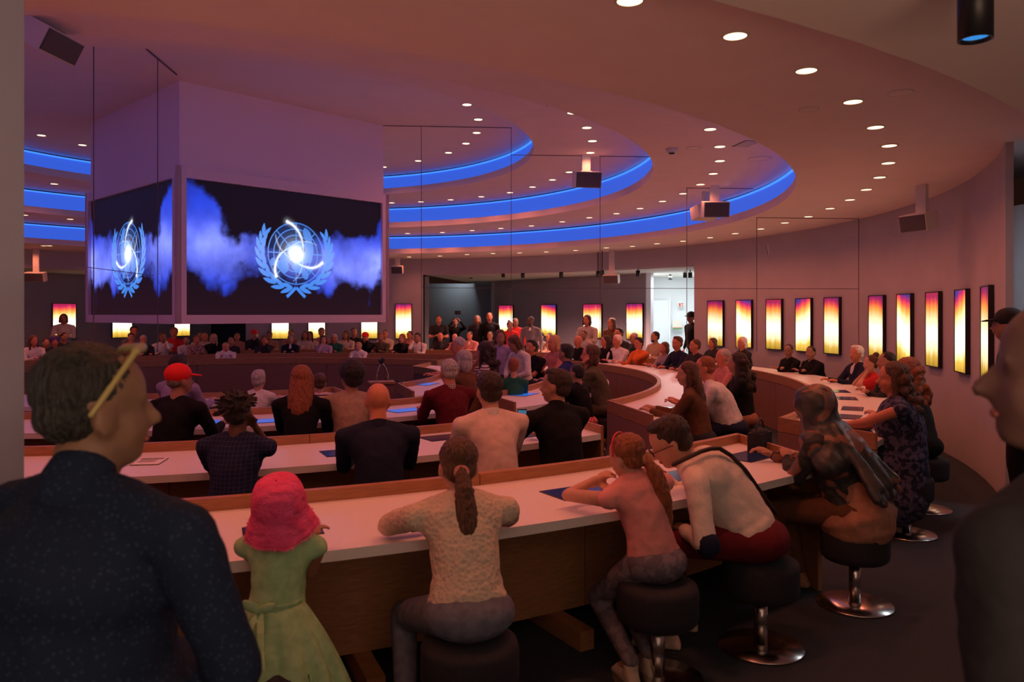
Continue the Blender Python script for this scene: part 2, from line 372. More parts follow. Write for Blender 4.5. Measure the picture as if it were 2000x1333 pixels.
    me = bpy.data.meshes.new('display'); me.vertices.add(len(V3)); me.vertices.foreach_set('co', V3.ravel())
    me.loops.add(Fc.size); me.loops.foreach_set('vertex_index', Fc.ravel()); me.polygons.add(len(Fc))
    me.polygons.foreach_set('loop_start', np.arange(0, Fc.size, 4)); me.update(calc_edges=True)
    ca = me.color_attributes.new('picture', 'FLOAT_COLOR', 'POINT')
    ca.data.foreach_set('color', np.concatenate([img.reshape(-1, 3), np.ones((X.size, 1))], 1).astype(np.float32).ravel())
    m = bpy.data.materials.new('screen_picture'); m.use_nodes = True; nt = m.node_tree; b = nt.nodes['Principled BSDF']
    at = nt.nodes.new('ShaderNodeAttribute'); at.attribute_name = 'picture'
    nt.links.new(at.outputs['Color'], b.inputs['Emission Color']); b.inputs['Emission Strength'].default_value = 1.0
    b.inputs['Base Color'].default_value = (0.01, 0.01, 0.01, 1); b.inputs['Roughness'].default_value = 0.5; b.inputs['Specular IOR Level'].default_value = 0.15
    me.materials.append(m); return me
cube = thing('screen_cube', 'square white housing hanging at the hall centre with a large lit display on each side', 'screen', (HC.x, HC.y, 1.58), ang0)
zf0, zf1, zt = 0.0, 1.91, 2.97            # frame bottom, frame top, ceiling (above the thing's base)
MB().box((0, 0, zf1+(zt-zf1)/2), (side-0.12, side-0.12, zt-zf1)).build('housing', M_BOXW, cube)
MB().box((0, 0, 0.02), (side-0.05, side-0.05, 0.04)).build('base', M_BOXW, cube)
sm = screen_mesh(); zc = 0.11+SH/2
for k in range(4):
    a = k*math.pi/2; R = rotz(a)
    fr = MB(); b_ = (side-SW)/2
    fr.box((0, -h+0.03, (0.11)/2), (side, 0.06, 0.11)); fr.box((0, -h+0.03, (0.11+SH+zf1)/2), (side, 0.06, zf1-0.11-SH))
    fr.box((-(h-b_/2), -h+0.03, zc), (b_, 0.06, SH)); fr.box(((h-b_/2), -h+0.03, zc), (b_, 0.06, SH)); fr.box((0, -h+0.10, zc), (side-0.2, 0.02, SH+0.04))
    fr.xf(R); fr.build('frame', M_BOXW, cube)
    o = link('display', sm, cube); o.location = Vector((R @ np.array([0, -h+0.045, zc])).tolist()); o.rotation_euler[2] = a
    if k % 2: o.scale = (-1, 1, 1)

# ================================================================ PANEL JOINTS on the two long glazed planes
JM = mat('panel_joint_dark', (0.10, 0.06, 0.07), 0.4)
ux, uy = math.cos(AX), math.sin(AX)
def zceil(r): return 4.53 if r < 4.43 else 4.12 if r < 6.1 else 3.65 if r < 7.8 else 3.2
def onM2(px): t = (px-1000)/F; # plane through the centre along AX
def m2(px):
    t = (px-1000)/F; D = (CY-CX*math.tan(AX))/(1-t*math.tan(AX)); return Vector((t*D, D))
def m1(px):
    k = -math.tan(AX); t = (px-1000)/F; D = (CX-k*CY)/(t-k); return Vector((t*D, D))
tn = 10
def joint(p, z0, z1, wd=0.008):
    global tn; o = MB().box((p.x, p.y, (z0+z1)/2), (wd, wd, z1-z0)).build('trim_%d' % tn, JM); tn += 1; struct(o)
def hjoint(p, q, z, wd=0.008):
    global tn; d = q-p; c = (p+q)/2; mb = MB().box((c.x, c.y, z), (d.length, wd, wd), None)
    mb.v = [(v-np.array((c.x, c.y, z))) @ rotz(math.atan2(d.y, d.x)).T+np.array((c.x, c.y, z)) for v in mb.v]
    o = mb.build('trim_%d' % tn, JM); tn += 1; struct(o)
for px in (823, 998.5, 1172, 1341.5, 1478, 1677):
    p = m2(px); joint(p, 1.12, zceil((p-CV).length))
for a, b in ((748, 998.5), (998.5, 1135), (1172, 1270), (1341.5, 1471)):
    pa, pb = m2(a), m2(b); r = ((pa+pb)/2-CV).length; hjoint(pa, pb, zceil(r)-0.006)
hjoint(m2(1478), m2(1677), 3.195); hjoint(m2(824), m2(1478), 2.095); hjoint(m2(1478), m2(1677), 2.095)
for px in (308, 183): p = m1(px); joint(p, 1.3, zceil((p-CV).length)-0.0, 0.007)
hjoint(m1(300), m1(150), 2.12, 0.006); hjoint(m1(345), m1(260), 4.52, 0.012)

# ================================================================ LIGHT BOXES
def lb_mat(i, v):
    m = bpy.data.materials.new('glowing_gradient'); m.use_nodes = True; nt = m.node_tree; N = nt.nodes; L = nt.links; b = N['Principled BSDF']
    tc = N.new('ShaderNodeTexCoord'); mp = N.new('ShaderNodeMapping'); L.new(tc.outputs['Object'], mp.inputs[0])
    mp.inputs['Location'].default_value = (i*3.7, 0, i*1.3); mp.inputs['Scale'].default_value = (9, 1, 0.9)
    ns = N.new('ShaderNodeTexNoise'); ns.inputs['Scale'].default_value = 1.0; ns.inputs['Detail'].default_value = 2; L.new(mp.outputs[0], ns.inputs[0])
    sx = N.new('ShaderNodeSeparateXYZ'); L.new(tc.outputs['Object'], sx.inputs[0])
    mz = N.new('ShaderNodeMath'); mz.operation = 'MULTIPLY_ADD'; mz.inputs[1].default_value = 1/0.95; mz.inputs[2].default_value = 0.5; L.new(sx.outputs[2], mz.inputs[0])
    tl = N.new('ShaderNodeMath'); tl.operation = 'MULTIPLY_ADD'; tl.inputs[1].default_value = v[0]; L.new(sx.outputs[0], tl.inputs[0]); L.new(mz.outputs[0], tl.inputs[2])
    nn = N.new('ShaderNodeMath'); nn.operation = 'MULTIPLY_ADD'; nn.inputs[1].default_value = 0.22; L.new(ns.outputs[0], nn.inputs[0])
    sb = N.new('ShaderNodeMath'); sb.operation = 'SUBTRACT'; sb.inputs[1].default_value = 0.11; L.new(tl.outputs[0], nn.inputs[2]); L.new(nn.outputs[0], sb.inputs[0])
    r = N.new('ShaderNodeValToRGB'); L.new(sb.outputs[0], r.inputs[0]); e = r.color_ramp.elements
    st = [(0.0, (0.26, 0.14, 0.012)), (0.13, (0.48, 0.29, 0.04)), (0.25, (0.90, 0.70, 0.40)), (0.45, (1.0, 0.86, 0.72)), (0.60, (0.92, 0.64, 0.36)), (0.76, (0.66, 0.26, 0.045)), (0.86, (0.52, 0.05, 0.035)), (0.93, (0.26, 0.008, 0.065)), (1.0, tuple(x*.5 for x in v[1]))]
    e[0].position = st[0][0]; e[0].color = (*st[0][1], 1); e[1].position = 1.0; e[1].color = (*st[-1][1], 1)
    for p, c in st[1:-1]: q = e.new(p); q.color = (*c, 1)
    L.new(r.outputs[0], b.inputs['Emission Color']); b.inputs['Emission Strength'].default_value = v[2]*1.25; b.inputs['Base Color'].default_value = (0.02, 0.02, 0.02, 1)
    return m
LBV = [(0.0, (0.16, 0.02, 0.12), 1.35), (0.35, (0.05, 0.03, 0.22), 1.75), (0.0, (0.5, 0.03, 0.06), 1.35), (-0.35, (0.06, 0.03, 0.25), 1.8), (0.0, (0.15, 0.02, 0.12), 1.2)]
LBM = [lb_mat(i, v) for i, v in enumerate(LBV)]
LBM += [lb_mat(7, (0.0, (0.42, 0.02, 0.05), 1.7)), lb_mat(9, (0.2, (0.07, 0.03, 0.22), 1.7)), lb_mat(5, (0.0, (0.12, 0.02, 0.12), 1.7))]
def light_box(p, ang, wd, m, label, group, z0=1.03, z1=1.985):
    # p: centre on the wall face, ang: outward normal of the panel (degrees)
    zc = (z0+z1)/2; hh = (z1-z0)/2
    t = thing('light_box', label, 'light box', (p[0], p[1], zc), math.radians(ang)+math.pi/2, group)
    f = MB(); tk = 0.014; d = 0.05
    f.box((0, -d/2, hh-tk/2), (wd, d, tk)); f.box((0, -d/2, -hh+tk/2), (wd, d, tk))
    f.box((-wd/2+tk/2, -d/2, 0), (tk, d, 2*hh-2*tk)); f.box((wd/2-tk/2, -d/2, 0), (tk, d, 2*hh-2*tk)); f.box((0, -0.01, 0), (wd-2*tk, 0.02, 2*hh-2*tk))
    f.build('frame', M_BLACK, t); MB().box((0, -d+0.012, 0), (wd-2*tk, 0.008, 2*hh-2*tk)).build('glowing_panel', m, t)
def arc_box(pxl, pxr, m, label, group):
    a = onR(pxl, R_WALL); b = onR(pxr, R_WALL); c = (a+b)/2; th = angof(c); p = pol(R_WALL-0.005, th)
    light_box(p, th+180, min(max((b-a).length*1.06, 0.30), 0.46), m, label, group)
G = 'glowing panels on the curved wall'
lr = ['slim glowing light box with magenta top, first on the near right wall', 'slim glowing light box with blue top left corner on the near right wall', 'slim glowing light box with plain red top, middle of the five near right ones', 'slim glowing light box with blue top right corner on the near right wall', 'slim glowing light box partly behind the profile of the man at right']
for i, (a, b) in enumerate(((1697, 1736), (1751, 1792), (1809, 1847), (1865, 1903), (1915, 1950))): arc_box(a, b, LBM[i], lr[i], G)
lm = ['slim glowing light box left of the vertical wall joint, nearest to the five at right', 'glowing light box above the two seated men in black', 'glowing light box crossed by a thin vertical joint line', 'glowing light box above the white haired man in a dark jacket', 'glowing light box just right of the white doorway']
MF = [lb_mat(0, LBV[0]), lb_mat(3, (-0.35,)+LBV[1][1:]), LBM[2], lb_mat(1, (0.35,)+LBV[3][1:]), LBM[4]]
for i, (a, b) in enumerate(((1610, 1648), (1554, 1592), (1496, 1534), (1437, 1475), (1381, 1419))): arc_box(a, b, MF[i], lm[i], G)
arc_box(771, 807, LBM[7], 'tall glowing light box just right of the hanging screens', G)
for (a, b), l in zip(((703, 741), (600, 638), (527, 568)), ('glowing light box under the right end of the screen', 'glowing light box under the middle of the screen', 'glowing light box under the emblem')): arc_box(a, b, LBM[6 if a == 600 else 5], l, G)
def line_box(pa, pb, px, m, label, wd=0.6):
    d = (pb-pa).normalized(); t = (px-1000)/F   # intersect sight plane with wall line
    s = (t*pa.y-pa.x)/(d.x-t*d.y); p = pa+d*s; n = Vector((-d.y, d.x)); 
    if n.dot(p) > 0: n = -n
    light_box(p+n*0.005, math.degrees(math.atan2(n.y, n.x)), wd, m, label, 'glowing panels on the far recess walls')
line_box(FB, FA, 990, LBM[5], 'glowing light box behind the two standing people in red', 0.72)
line_box(FB, FA, 1073.5, LBM[6], 'glowing light box right of the standing man in the grey blazer', 0.66)
line_box(FB, FA, 1159, LBM[5], 'glowing light box behind the standing woman in a pale blazer', 0.72)
line_box(FB, FA, 1241.5, LBM[7], 'glowing light box between the standing long haired woman and the doorway', 0.58)
MA, MBv = mir(FA), mir(FB)
line_box(MBv, MA, 354, LBM[7], 'glowing light box seen under the corner of the hanging screens', 0.55)
line_box(MBv, MA, 237, LBM[5], 'glowing light box under the left hanging screen', 0.6)
line_box(MBv, MA, 124, LBM[5], 'glowing light box behind the standing woman at far left', 0.62)

# ================================================================ DOWNLIGHTS
zs_ = {0: (3.2, [(1230,0),(1436,69),(1575,137),(1666,198),(1710,248),(1737,284),(1735,318),(1718,346),(1692,370),(1660,390),(1621,407),(1579,423),(1533,435),(1486,447),(1436,456),(1387,464),(1334,471),(1283,476),(1235,481),(1184,484),(1124,489),(1067,492),(1015,494),(963,495),(912,497),(859,500),(799,502),(86,480),(96,480)]),
       1: (3.65, [(1259,166),(1342,214),(1387,252),(1406,286),(1406,314),(1393,339),(1368,360),(1334,378),(1294,393),(1250,407),(1204,417),(1151,425),(1098,433),(1038,441),(978,446),(922,450),(864,454),(796,456),(137,428),(48,420)]),
       2: (4.12, [(1067,188),(1118,220),(1146,249),(1157,275),(1153,298),(1112,336),(1079,351),(1040,365),(996,376),(940,384),(880,390),(822,394),(765,396),(106,359)]),
       3: (4.53, [(912,204),(934,233),(931,259),(910,280),(876,298),(817,314),(749,326),(81,264),(161,283)])}
RN = ['widest', 'second', 'third', 'innermost']
rim = MB().lathe([(0.062, -0.006), (0.072, -0.006), (0.075, 0.0), (0.062, 0.0)], 20).mesh('rim', M_RIM)
disc = MB().lathe([(0.001, -0.004), (0.062, -0.004), (0.062, -0.001), (0.001, -0.001)], 20).mesh('lens', M_DISC)
SPOT = []
def downlight(p, z, lab, grp):
    t = thing('downlight', lab, 'ceiling light', (p.x, p.y, z-0.001), 0, grp); link('rim', rim, t); link('lens', disc, t)
    SPOT.append((p.x, p.y, z-0.03))
for k, (z, L_) in zs_.items():
    for j, (px, py) in enumerate(L_):
        o_ = ['first', 'second', 'third', 'fourth', 'fifth', 'sixth', 'seventh', 'eighth', 'ninth', 'tenth', 'eleventh', 'twelfth', 'thirteenth', 'fourteenth', 'fifteenth', 'sixteenth', 'seventeenth', 'eighteenth', 'nineteenth', 'twentieth']
        left = px < 170; nm_ = (o_[j] if j < 20 else '%dth' % (j+1) if j != 20 and j != 21 and j != 22 else ['21st', '22nd', '23rd'][j-20])
        lb = 'warm downlight left of the hanging screens in the %s ceiling ring, %d px from the left edge' % (RN[k], px) if left else 'warm white downlight, %s along the %s ceiling ring counted from the camera' % (nm_, RN[k])
        lb = lb.replace(', 86 px from the left edge', ', left one of two').replace(', 96 px from the left edge', ', right one of two').replace(', 137 px from the left edge', ', beside the screen').replace(', 48 px from the left edge', ', at the jamb').replace(', 106 px from the left edge', '').replace(', 81 px from the left edge', ', left one').replace(', 161 px from the left edge', ', right one')
        downlight(unp(px, py, z), z, lb, 'downlights in the %s ceiling ring' % RN[k])
for i in range(12): p = pol(8.95, -60-6.2*i); SPOT.append((p.x, p.y, 3.17))    # the rest of the ring, behind the camera's field
for i in range(8): p = pol(7.12, -52-9*i); SPOT.append((p.x, p.y, 3.62))
for i in range(6): p = pol(5.3, -50-13*i); SPOT.append((p.x, p.y, 4.09))
for i in range(9): p = pol(8.95, -144-11*i); SPOT.append((p.x, p.y, 3.17))
for i in range(7): p = pol(7.12, -130-14*i); SPOT.append((p.x, p.y, 3.62))
for i in range(5): p = pol(5.3, -140-18*i); SPOT.append((p.x, p.y, 4.09))
for i, (x, y, z) in enumerate(SPOT):
    l = bpy.data.lights.new('downlight_lamp', 'SPOT'); l.energy = 21.5; l.color = (1.0, 0.24, 0.12); l.spot_size = math.radians(150); l.spot_blend = 1.0; l.shadow_soft_size = 0.05
    o = bpy.data.objects.new('downlight_lamp', l); o.location = (x, y, z-0.02); COL.objects.link(o)

# ================================================================ CEILING AND WALL EQUIPMENT
def look_rz(p): return math.atan2(CY-p[1], CX-p[0])-math.pi/2
def speaker(p, z, ztop_, rz, lab, tilt=-0.25, wd=0.34, hh=0.2, d=0.22, grp=None, front=1):
    r_ = math.hypot(p[0]-CX, p[1]-CY)
    if not ztop_: ztop_ = (zceil(r_) if r_ < 9.95 else Z_SOF)+.005
    t = thing('speaker', lab, 'speaker', (p[0], p[1], z), rz, grp)
    R = np.array(Matrix.Rotation(tilt, 3, 'X'))
    b = MB().box((0, 0, 0), (wd, d, hh)); b.xf(R); b.build('cabinet', M_SPK, t)
    g = MB().box((0, d/2+0.006, 0), (wd-0.02, 0.012, hh-0.02)); g.xf(R); g.build('grille', M_GRILLE, t)
    MB().box((0, -0.05, (ztop_-z)/2+0.01), (0.13, 0.05, ztop_-z-0.02+0.02)).build('bracket', M_SPK, t)
    MB().box((0, -0.05, hh/2+0.0), (0.17, 0.09, 0.03)).build('mounting_plate', M_SPK, t)
def at(px, py, D): p = P(px, D); return (p.x, p.y), ztop(py, D)
(p, z) = at(1146, 351, 11.62); speaker(p, z, 4.12, math.radians(190), 'white box speaker hung under the second smallest blue ring', -0.2, 0.40, 0.24)
(p, z) = at(1397, 409, 11.62); speaker(p, z, 3.65, math.radians(178), 'white box speaker hung below the widest blue ring, nearer one of the pair', -0.2, 0.38, 0.23)
(p, z) = at(1376, 416, 12.3); speaker(p, z, 3.65, math.radians(20), 'white box speaker seen from behind, left one of the pair below the widest blue ring', -0.2, 0.38, 0.2)
(p, z) = at(1795, 434, 8.9); speaker(p, z, None, math.radians(115), 'box speaker mounted high on the near right wall', -0.2, 0.34, 0.2)
(p, z) = at(1513, 487, 14.8); speaker(p, z, None, math.radians(60), 'small box speaker high on the wall left of the vertical joint', -0.2, 0.3, 0.2)
(p, z) = at(1194, 545, 18.0); speaker(p, z, None, math.radians(160), 'box speaker under the far soffit above the long haired standing woman', -0.2, 0.36, 0.2)
(p, z) = at(776, 527, 20.3); speaker(p, z, None, math.radians(180), 'dim box speaker right of the hanging screens', -0.2, 0.3, 0.2)
(p, z) = at(69, 541, 17.5); speaker(p, z, None, math.radians(190), 'box speaker on the far wall at the left edge', -0.2, 0.42, 0.2)
(p, z) = at(92, 76, 5.2); speaker(p, z, None, math.radians(-95), 'large pale box speaker in the top left corner', -0.5, 0.36, 0.17, 0.24)
# tubular spotlights
def tube(px, py, D, r, hh, lab, grp, glow=None, zc=Z_SOF):
    p = P(px, D); z0 = ztop(py, D); zc = Z_SOF+.005 if (p-CV).length > 9.95 else zceil((p-CV).length)+.005
    if (p-CV).length > 17: zc = Z_SOF
    t = thing('tube_spotlight', lab, 'spotlight', (p.x, p.y, z0), 0, grp)
    MB().lathe([(r*0.8, 0.02), (r*0.86, 0.0), (r, 0.0), (r, hh), (0.001, hh), (0.001, hh-0.01), (r*0.8, hh-0.02)], 28).build('housing', M_BLACK, t, True)
    m = M_DGREY if glow is None else glow
    MB().lathe([(0.001, 0.05), (r*0.35, 0.045), (r*0.8, 0.012), (r*0.8, 0.02), (0.001, 0.06)], 28).build('lens', m, t)
    MB().lathe([(0.001, hh), (0.012, hh), (0.012, max(zc-z0, hh+0.01)), (0.001, max(zc-z0, hh+0.01))], 10).build('stem', M_BLACK, t)
M_BLENS = mat('blue_lens', (0.05, 0.2, 0.5), 0.15, emit=(0.03, 0.24, 0.62), estr=1.0, kind='grain', sc_=90, col2=(0.02, 0.1, 0.3), bump=0.6)
tube(1905, 78, 2.35, 0.049, 0.30, 'black tube spotlight with a blue lens at the top right', None, M_BLENS)
for px, py, D_, l_ in ((983, 542, 20.6, 'first from the left'), (1021, 543, 20.2, 'second from the left'), (1096, 543, 19.4, 'third from the left'), (1168, 541, 18.6, 'left one of a close pair'), (1176, 540, 18.2, 'right one of a close pair'), (1246, 540, 18.3, 'nearest to the white corridor')):
    tube(px, py, D_, 0.05, 0.14, 'small black tube spotlight under the far soffit, '+l_, 'tube spotlights under the far soffit')
    l = bpy.data.lights.new('tube_lamp', 'SPOT'); l.energy = 170; l.color = (1, .46, .38); l.spot_size = 2.5; l.spot_blend = 1; l.shadow_soft_size = .04
    o = bpy.data.objects.new('tube_lamp', l); p = P(px, D_); o.location = (p.x, p.y, ztop(py, D_)-.03); COL.objects.link(o)
tube(920, 544, 22.5, 0.05, 0.13, 'black tube spotlight in the bright glow of the grey bay', None)
for px, py, D, l_ in ((1309, 547, 20.5, 'lowest one'), (1338, 543, 19.3, 'left of the joint line'), (1348, 543, 18.6, 'right of the joint line'), (1360, 533, 17.4, 'at its top right corner')): tube(px, py, D, 0.05, 0.13, 'black tube spotlight against the white corridor, '+l_, 'tube spotlights in the white corridor')
# smoke detectors and ceiling fittings
def detector(px, py, z, r, lab):
    p = unp(px, py, z); t = thing('smoke_detector', lab, 'smoke detector', (p.x, p.y, z), 0)
    MB().lathe([(0.001, -0.05), (r*0.55, -0.048), (r*0.7, -0.04), (r*0.95, -0.022), (r, -0.012), (r, -0.001), (0.001, -0.001)], 28).build('cover', M_SPK, t, True)
    MB().lathe([(r*0.35, -0.058), (r*0.5, -0.058), (r*0.5, -0.04), (r*0.35, -0.04)], 24).build('sensor', M_DGREY, t)
detector(693, 64, 4.12, 0.085, 'white smoke detector on the ceiling left of centre')
detector(1312, 291, 3.65, 0.07, 'small smoke detector beside the second blue ring')
def flat_disc(px, py, z, r, lab, nm='ceiling_speaker', cat='ceiling speaker'):
    p = unp(px, py, z); t = thing(nm, lab, cat, (p.x, p.y, z), 0)
    MB().lathe([(r*0.88, -0.006), (r, -0.006), (r, -0.0005), (r*0.88, -0.0005)], 28).build('rim', M_SPK, t)
    MB().lathe([(0.001, -0.004), (r*0.88, -0.004), (r*0.88, -0.0005), (0.001, -0.0005)], 28).build('grille', M_CEIL, t)
flat_disc(1580, 213, 3.2, 0.075, 'flush round ceiling fitting between the two downlight curves')
flat_disc(1759, 181, 3.2, 0.085, 'flush round ceiling fitting near the soffit edge')
flat_disc(1355, 289, 3.65, 0.09, 'flush round ceiling disc beside the small smoke detector')
flat_disc(1484, 310, 3.65, 0.15, 'flush round air outlet beside the widest blue ring', 'air_outlet', 'vent')
def hatch(px, py, z, a, b, lab):
    p = unp(px, py, z); t = thing('ceiling_hatch', lab, 'hatch', (p.x, p.y, z), 0.2)
    MB().box((0, 0, -0.003), (a, b, 0.006)).build('panel', mat('hatch_paint', (0.6, 0.56, 0.56), 0.8), t)
    MB().box((0, 0, -0.001), (a+0.03, b+0.03, 0.002)).build('frame', M_SEAM, t)
hatch(1457, 281, 3.65, 0.16, 0.3, 'small square access hatch in the second ceiling ring')
hatch(1090, 203, 4.12, 0.2, 0.2, 'dark square access hatch in the third ceiling ring')
# exit sign, notice and doors in the corridor
def plate(px, py, D, wd, hh, m, name, lab, cat, parts=()):
    p = P(px, D); z = ztop(py, D); t = thing(name, lab, cat, (p.x, p.y, z), 0)
    MB().box((0, 0, 0), (wd, 0.02, hh)).build('plate', m, t)
    for (x, zz, a, b, mm, nm) in parts: MB().box((x, -0.013, zz), (a, 0.006, b)).build(nm, mm, t)
M_GRN = mat('sign_green', (0.05, 0.35, 0.12), 0.5); M_RED = mat('sign_red', (0.55, 0.10, 0.04), 0.5)
plate(1330, 596, 22.2, 0.15, 0.13, M_PAPER, 'fire_sign', 'small red and white pictogram sign on the white corridor wall', 'sign',
      [(-0.035, 0.0, 0.05, 0.10, M_RED, 'pictogram'), (0.035, 0.03, 0.045, 0.045, M_RED, 'pictogram'), (0.035, -0.03, 0.045, 0.03, M_RED, 'pictogram')])
plate(1323, 634, 22.2, 0.28, 0.24, mat('notice_paper', (0.74, 0.70, 0.62), 0.7), 'notice', 'pale notice with a red and green strip on the corridor wall', 'notice',
      [(0, -0.10, 0.27, 0.02, M_RED, 'red_strip'), (0, -0.125, 0.27, 0.03, M_GRN, 'green_strip')])
o = struct(MB().box((P(1289, 22.3).x, 22.3, 1.05), (0.5, 0.05, 2.1)).build('door_1', mat('door_white', (0.74, 0.78, 0.80), 0.6)))
for x in (-0.27, 0.27): struct(MB().box((P(1289, 22.27).x+x, 22.27, 1.07), (0.05, 0.06, 2.14)).build('trim_60', M_WHITE))
# lamps of the far rooms
def alamp(x, y, z, e, col, size, rx=0, ry=0, rzz=0):
    l = bpy.data.lights.new('ceiling_panel_lamp', 'AREA'); l.energy = e; l.color = col; l.size = size
    o = bpy.data.objects.new('ceiling_panel_lamp', l); o.location = (x, y, z); o.rotation_euler = (rx, ry, rzz); COL.objects.link(o); return o
alamp(P(1325, 20.3).x, 20.3, 2.72, 68, (0.95, 1.0, 1.0), 0.9)
alamp(5.35, 6.1, 2.7, 20, (0.85, 0.93, 1.0), 0.6)
l = bpy.data.lights.new('bay_spot', 'SPOT'); l.energy = 30; l.color = (0.85, 0.95, 1); l.spot_size = 2.4; l.spot_blend = 0.8; l.shadow_soft_size = 0.04
o = bpy.data.objects.new('bay_spot', l); o.location = (P(914, 26).x, 26.0, ztop(548, 26)); o.rotation_euler = (math.radians(75), 0, 0); COL.objects.link(o)
# ================================================================ DESKS
def rad_frame(th):   # world direction outward at angle th (deg)
    a = math.radians(th); return Vector((math.cos(a), math.sin(a))), Vector((-math.sin(a), math.cos(a)))
M_SCR_OFF = mat('touchscreen_dark', (0.01, 0.01, 0.02), 0.15, emit=(0.004, 0.004, 0.010), estr=1.0)
M_SCR_BLU = mat('touchscreen_blue', (0.01, 0.01, 0.02), 0.15, emit=(0.02, 0.12, 0.55), estr=1.0)
M_SCR_DB = mat('touchscreen_deep_blue', (0.01, 0.01, 0.02), 0.15, emit=(0.008, 0.009, 0.035), estr=1.0)
HT = 0.75; RT = 0.812
def arc_desk(lab, Ri, Ro, i0, o0, i1, o1, ends=(True, True), grp='curved desk rows', tablets=(), detail=True):
    """Ri, Ro: inner edge with the wooden upstand, outer edge where people sit; i0,o0,i1,o1 start/end angles"""
    t = thing('curved_desk', lab, 'desk', (CX, CY, 0), 0, grp)
    off = np.array([CX, CY, 0])
    def bld(mb, name, m, sm=False):
        mb.v = [v-off for v in mb.v]; return mb.build(name, m, t, False)
    n = max(8, int(abs(i1-i0)/2.2))
    mb = MB(); sector(mb, Ri+0.05, Ro, o0, o1, HT-0.045, HT, n, i0, i1); bld(mb, 'desktop', M_TOP)
    # upstand made of separate oak pieces
    L_ = math.radians(abs(i1-i0))*Ri; k = max(2, round(L_/(2.2 if detail else 4.0)))
    for j in range(k):
        a0 = i0+(i1-i0)*j/k; a1 = i0+(i1-i0)*(j+1)/k; g = math.degrees(0.0025/Ri)
        mb = MB(); sector(mb, Ri, Ri+0.05, a0+g, a1-g, HT-0.06, RT, max(2, int((a1-a0)/2.2))); bld(mb, 'upstand', M_WOOD)
    k = max(2, round(L_/1.25))
    for j in range(k):
        a0 = i0+(i1-i0)*j/k; a1 = i0+(i1-i0)*(j+1)/k; g = math.degrees(0.004/Ri)
        mb = MB(); sector(mb, Ri+0.005, Ri+0.03, a0+g, a1-g, 0.0, HT-0.065, max(2, int((a1-a0)/2.2))); bld(mb, 'back_panel', M_FELT)
    # knee panel under the desktop
    Rk = Ri+0.36; k = max(2, round(L_/1.6))
    f = lambda R, s: (i0+(o0-i0)*(R-Ri)/(Ro-Ri)) if s == 0 else (i1+(o1-i1)*(R-Ri)/(Ro-Ri))
    b0, b1 = f(Rk, 0), f(Rk, 1)
    for j in range(k):
        a0 = b0+(b1-b0)*j/k; a1 = b0+(b1-b0)*(j+1)/k; g = math.degrees(0.003/Rk)
        mb = MB(); sector(mb, Rk, Rk+0.02, a0+g, a1-g, 0.10, HT-0.05, max(2, int((a1-a0)/2.2))); bld(mb, 'front_panel', M_WOODP)
    for s, (ia, oa) in enumerate(((i0, o0), (i1, o1))):
        if not ends[s]: continue
        a = pol(Ri, ia); b = pol(Ro, oa); d = (b-a).normalized(); nn = Vector((-d.y, d.x))*(0.025 if s == 0 else -0.025)
        nn = -nn
        pts = [a, b, b+nn, a+nn]
        if (b-a).cross(nn) < 0: pts = pts[::-1]
        bld(MB().prism(pts, HT-0.06, RT), 'end_trim', M_WOOD)
        bld(MB().prism(pts, 0, HT-0.065), 'end_panel', M_FELT if s == 0 else M_WOODP)
    for (th, r, rot, wd, dp, m) in tablets:
        c = pol(r, th); R = rotz(math.radians(th)+math.pi/2+rot)
        fr = MB().box((0, 0, 0), (wd, dp, 0.006)); fr.xf(R, (c.x, c.y, HT+0.001)); fo = bld(fr, 'touchscreen', M_BLACK)
        sc1 = MB().box((0, 0, 0), (wd-0.02, dp-0.02, 0.004)); sc1.xf(R, (c.x-CX, c.y-CY, HT+0.003)); sc1.build('display', m, fo)
    return t
def feet(t, R, angs):
    for a in angs:
        r_, w_ = rad_frame(a); c = CV+r_*R; Rr = np.array([[r_.x, w_.x, 0], [r_.y, w_.y, 0], [0, 0, 1]])
        MB().box((0, 0, .05), (.62, .085, .10)).xf(Rr, (c.x-CX, c.y-CY, 0)).build('foot', M_WOOD, t)
def tab_at(px, py, wd=0.36, dp=0.24, m=None, rot=0.0):
    p = unp(px, py, HT); return (angof(p), (p-CV).length, rot, wd, dp, m or M_SCR_OFF)
# near rows, front block (A)
dk = arc_desk('outermost near desk row in front of the camera, seats the girl in the pink hat', 8.07, 8.95, -128, -131, -44.3, -48.0, tablets=[tab_at(552, 1038, 0.33, 0.22, M_SCR_DB), tab_at(1132, 962, 0.36, 0.24, M_SCR_DB), tab_at(1312, 934, 0.36, 0.24, M_SCR_OFF), tab_at(1462, 893, 0.34, 0.24, M_SCR_OFF), (-88, 8.5, 0, .36, .24, M_SCR_DB)])
feet(dk, 8.42, [angof(unp(1108, 1228, .05)), angof(unp(712, 1305, .05)), -100])
arc_desk('second near desk row, seats the bald man and the man in the white shirt', 6.25, 7.14, -128, -131, -44.5, -47.6, tablets=[tab_at(682, 884, m=M_SCR_OFF), tab_at(870, 855, m=M_SCR_OFF), tab_at(1040, 848), (-92, 6.7, 0, .36, .24, M_SCR_DB)])
arc_desk('third near desk row, seats the man in the red cap and the auburn haired woman', 4.4, 5.25, -128, -131, -44.5, -47.5, tablets=[tab_at(523, 823, m=M_SCR_BLU), tab_at(795, 802, 0.38, m=M_SCR_BLU), tab_at(400, 826, m=M_SCR_BLU)])
arc_desk('innermost near desk row, seats the fair haired child in white', 2.75, 3.6, -126, -131, -46, -50, tablets=[(-75, 3.2, 0, .36, .24, M_SCR_DB)])
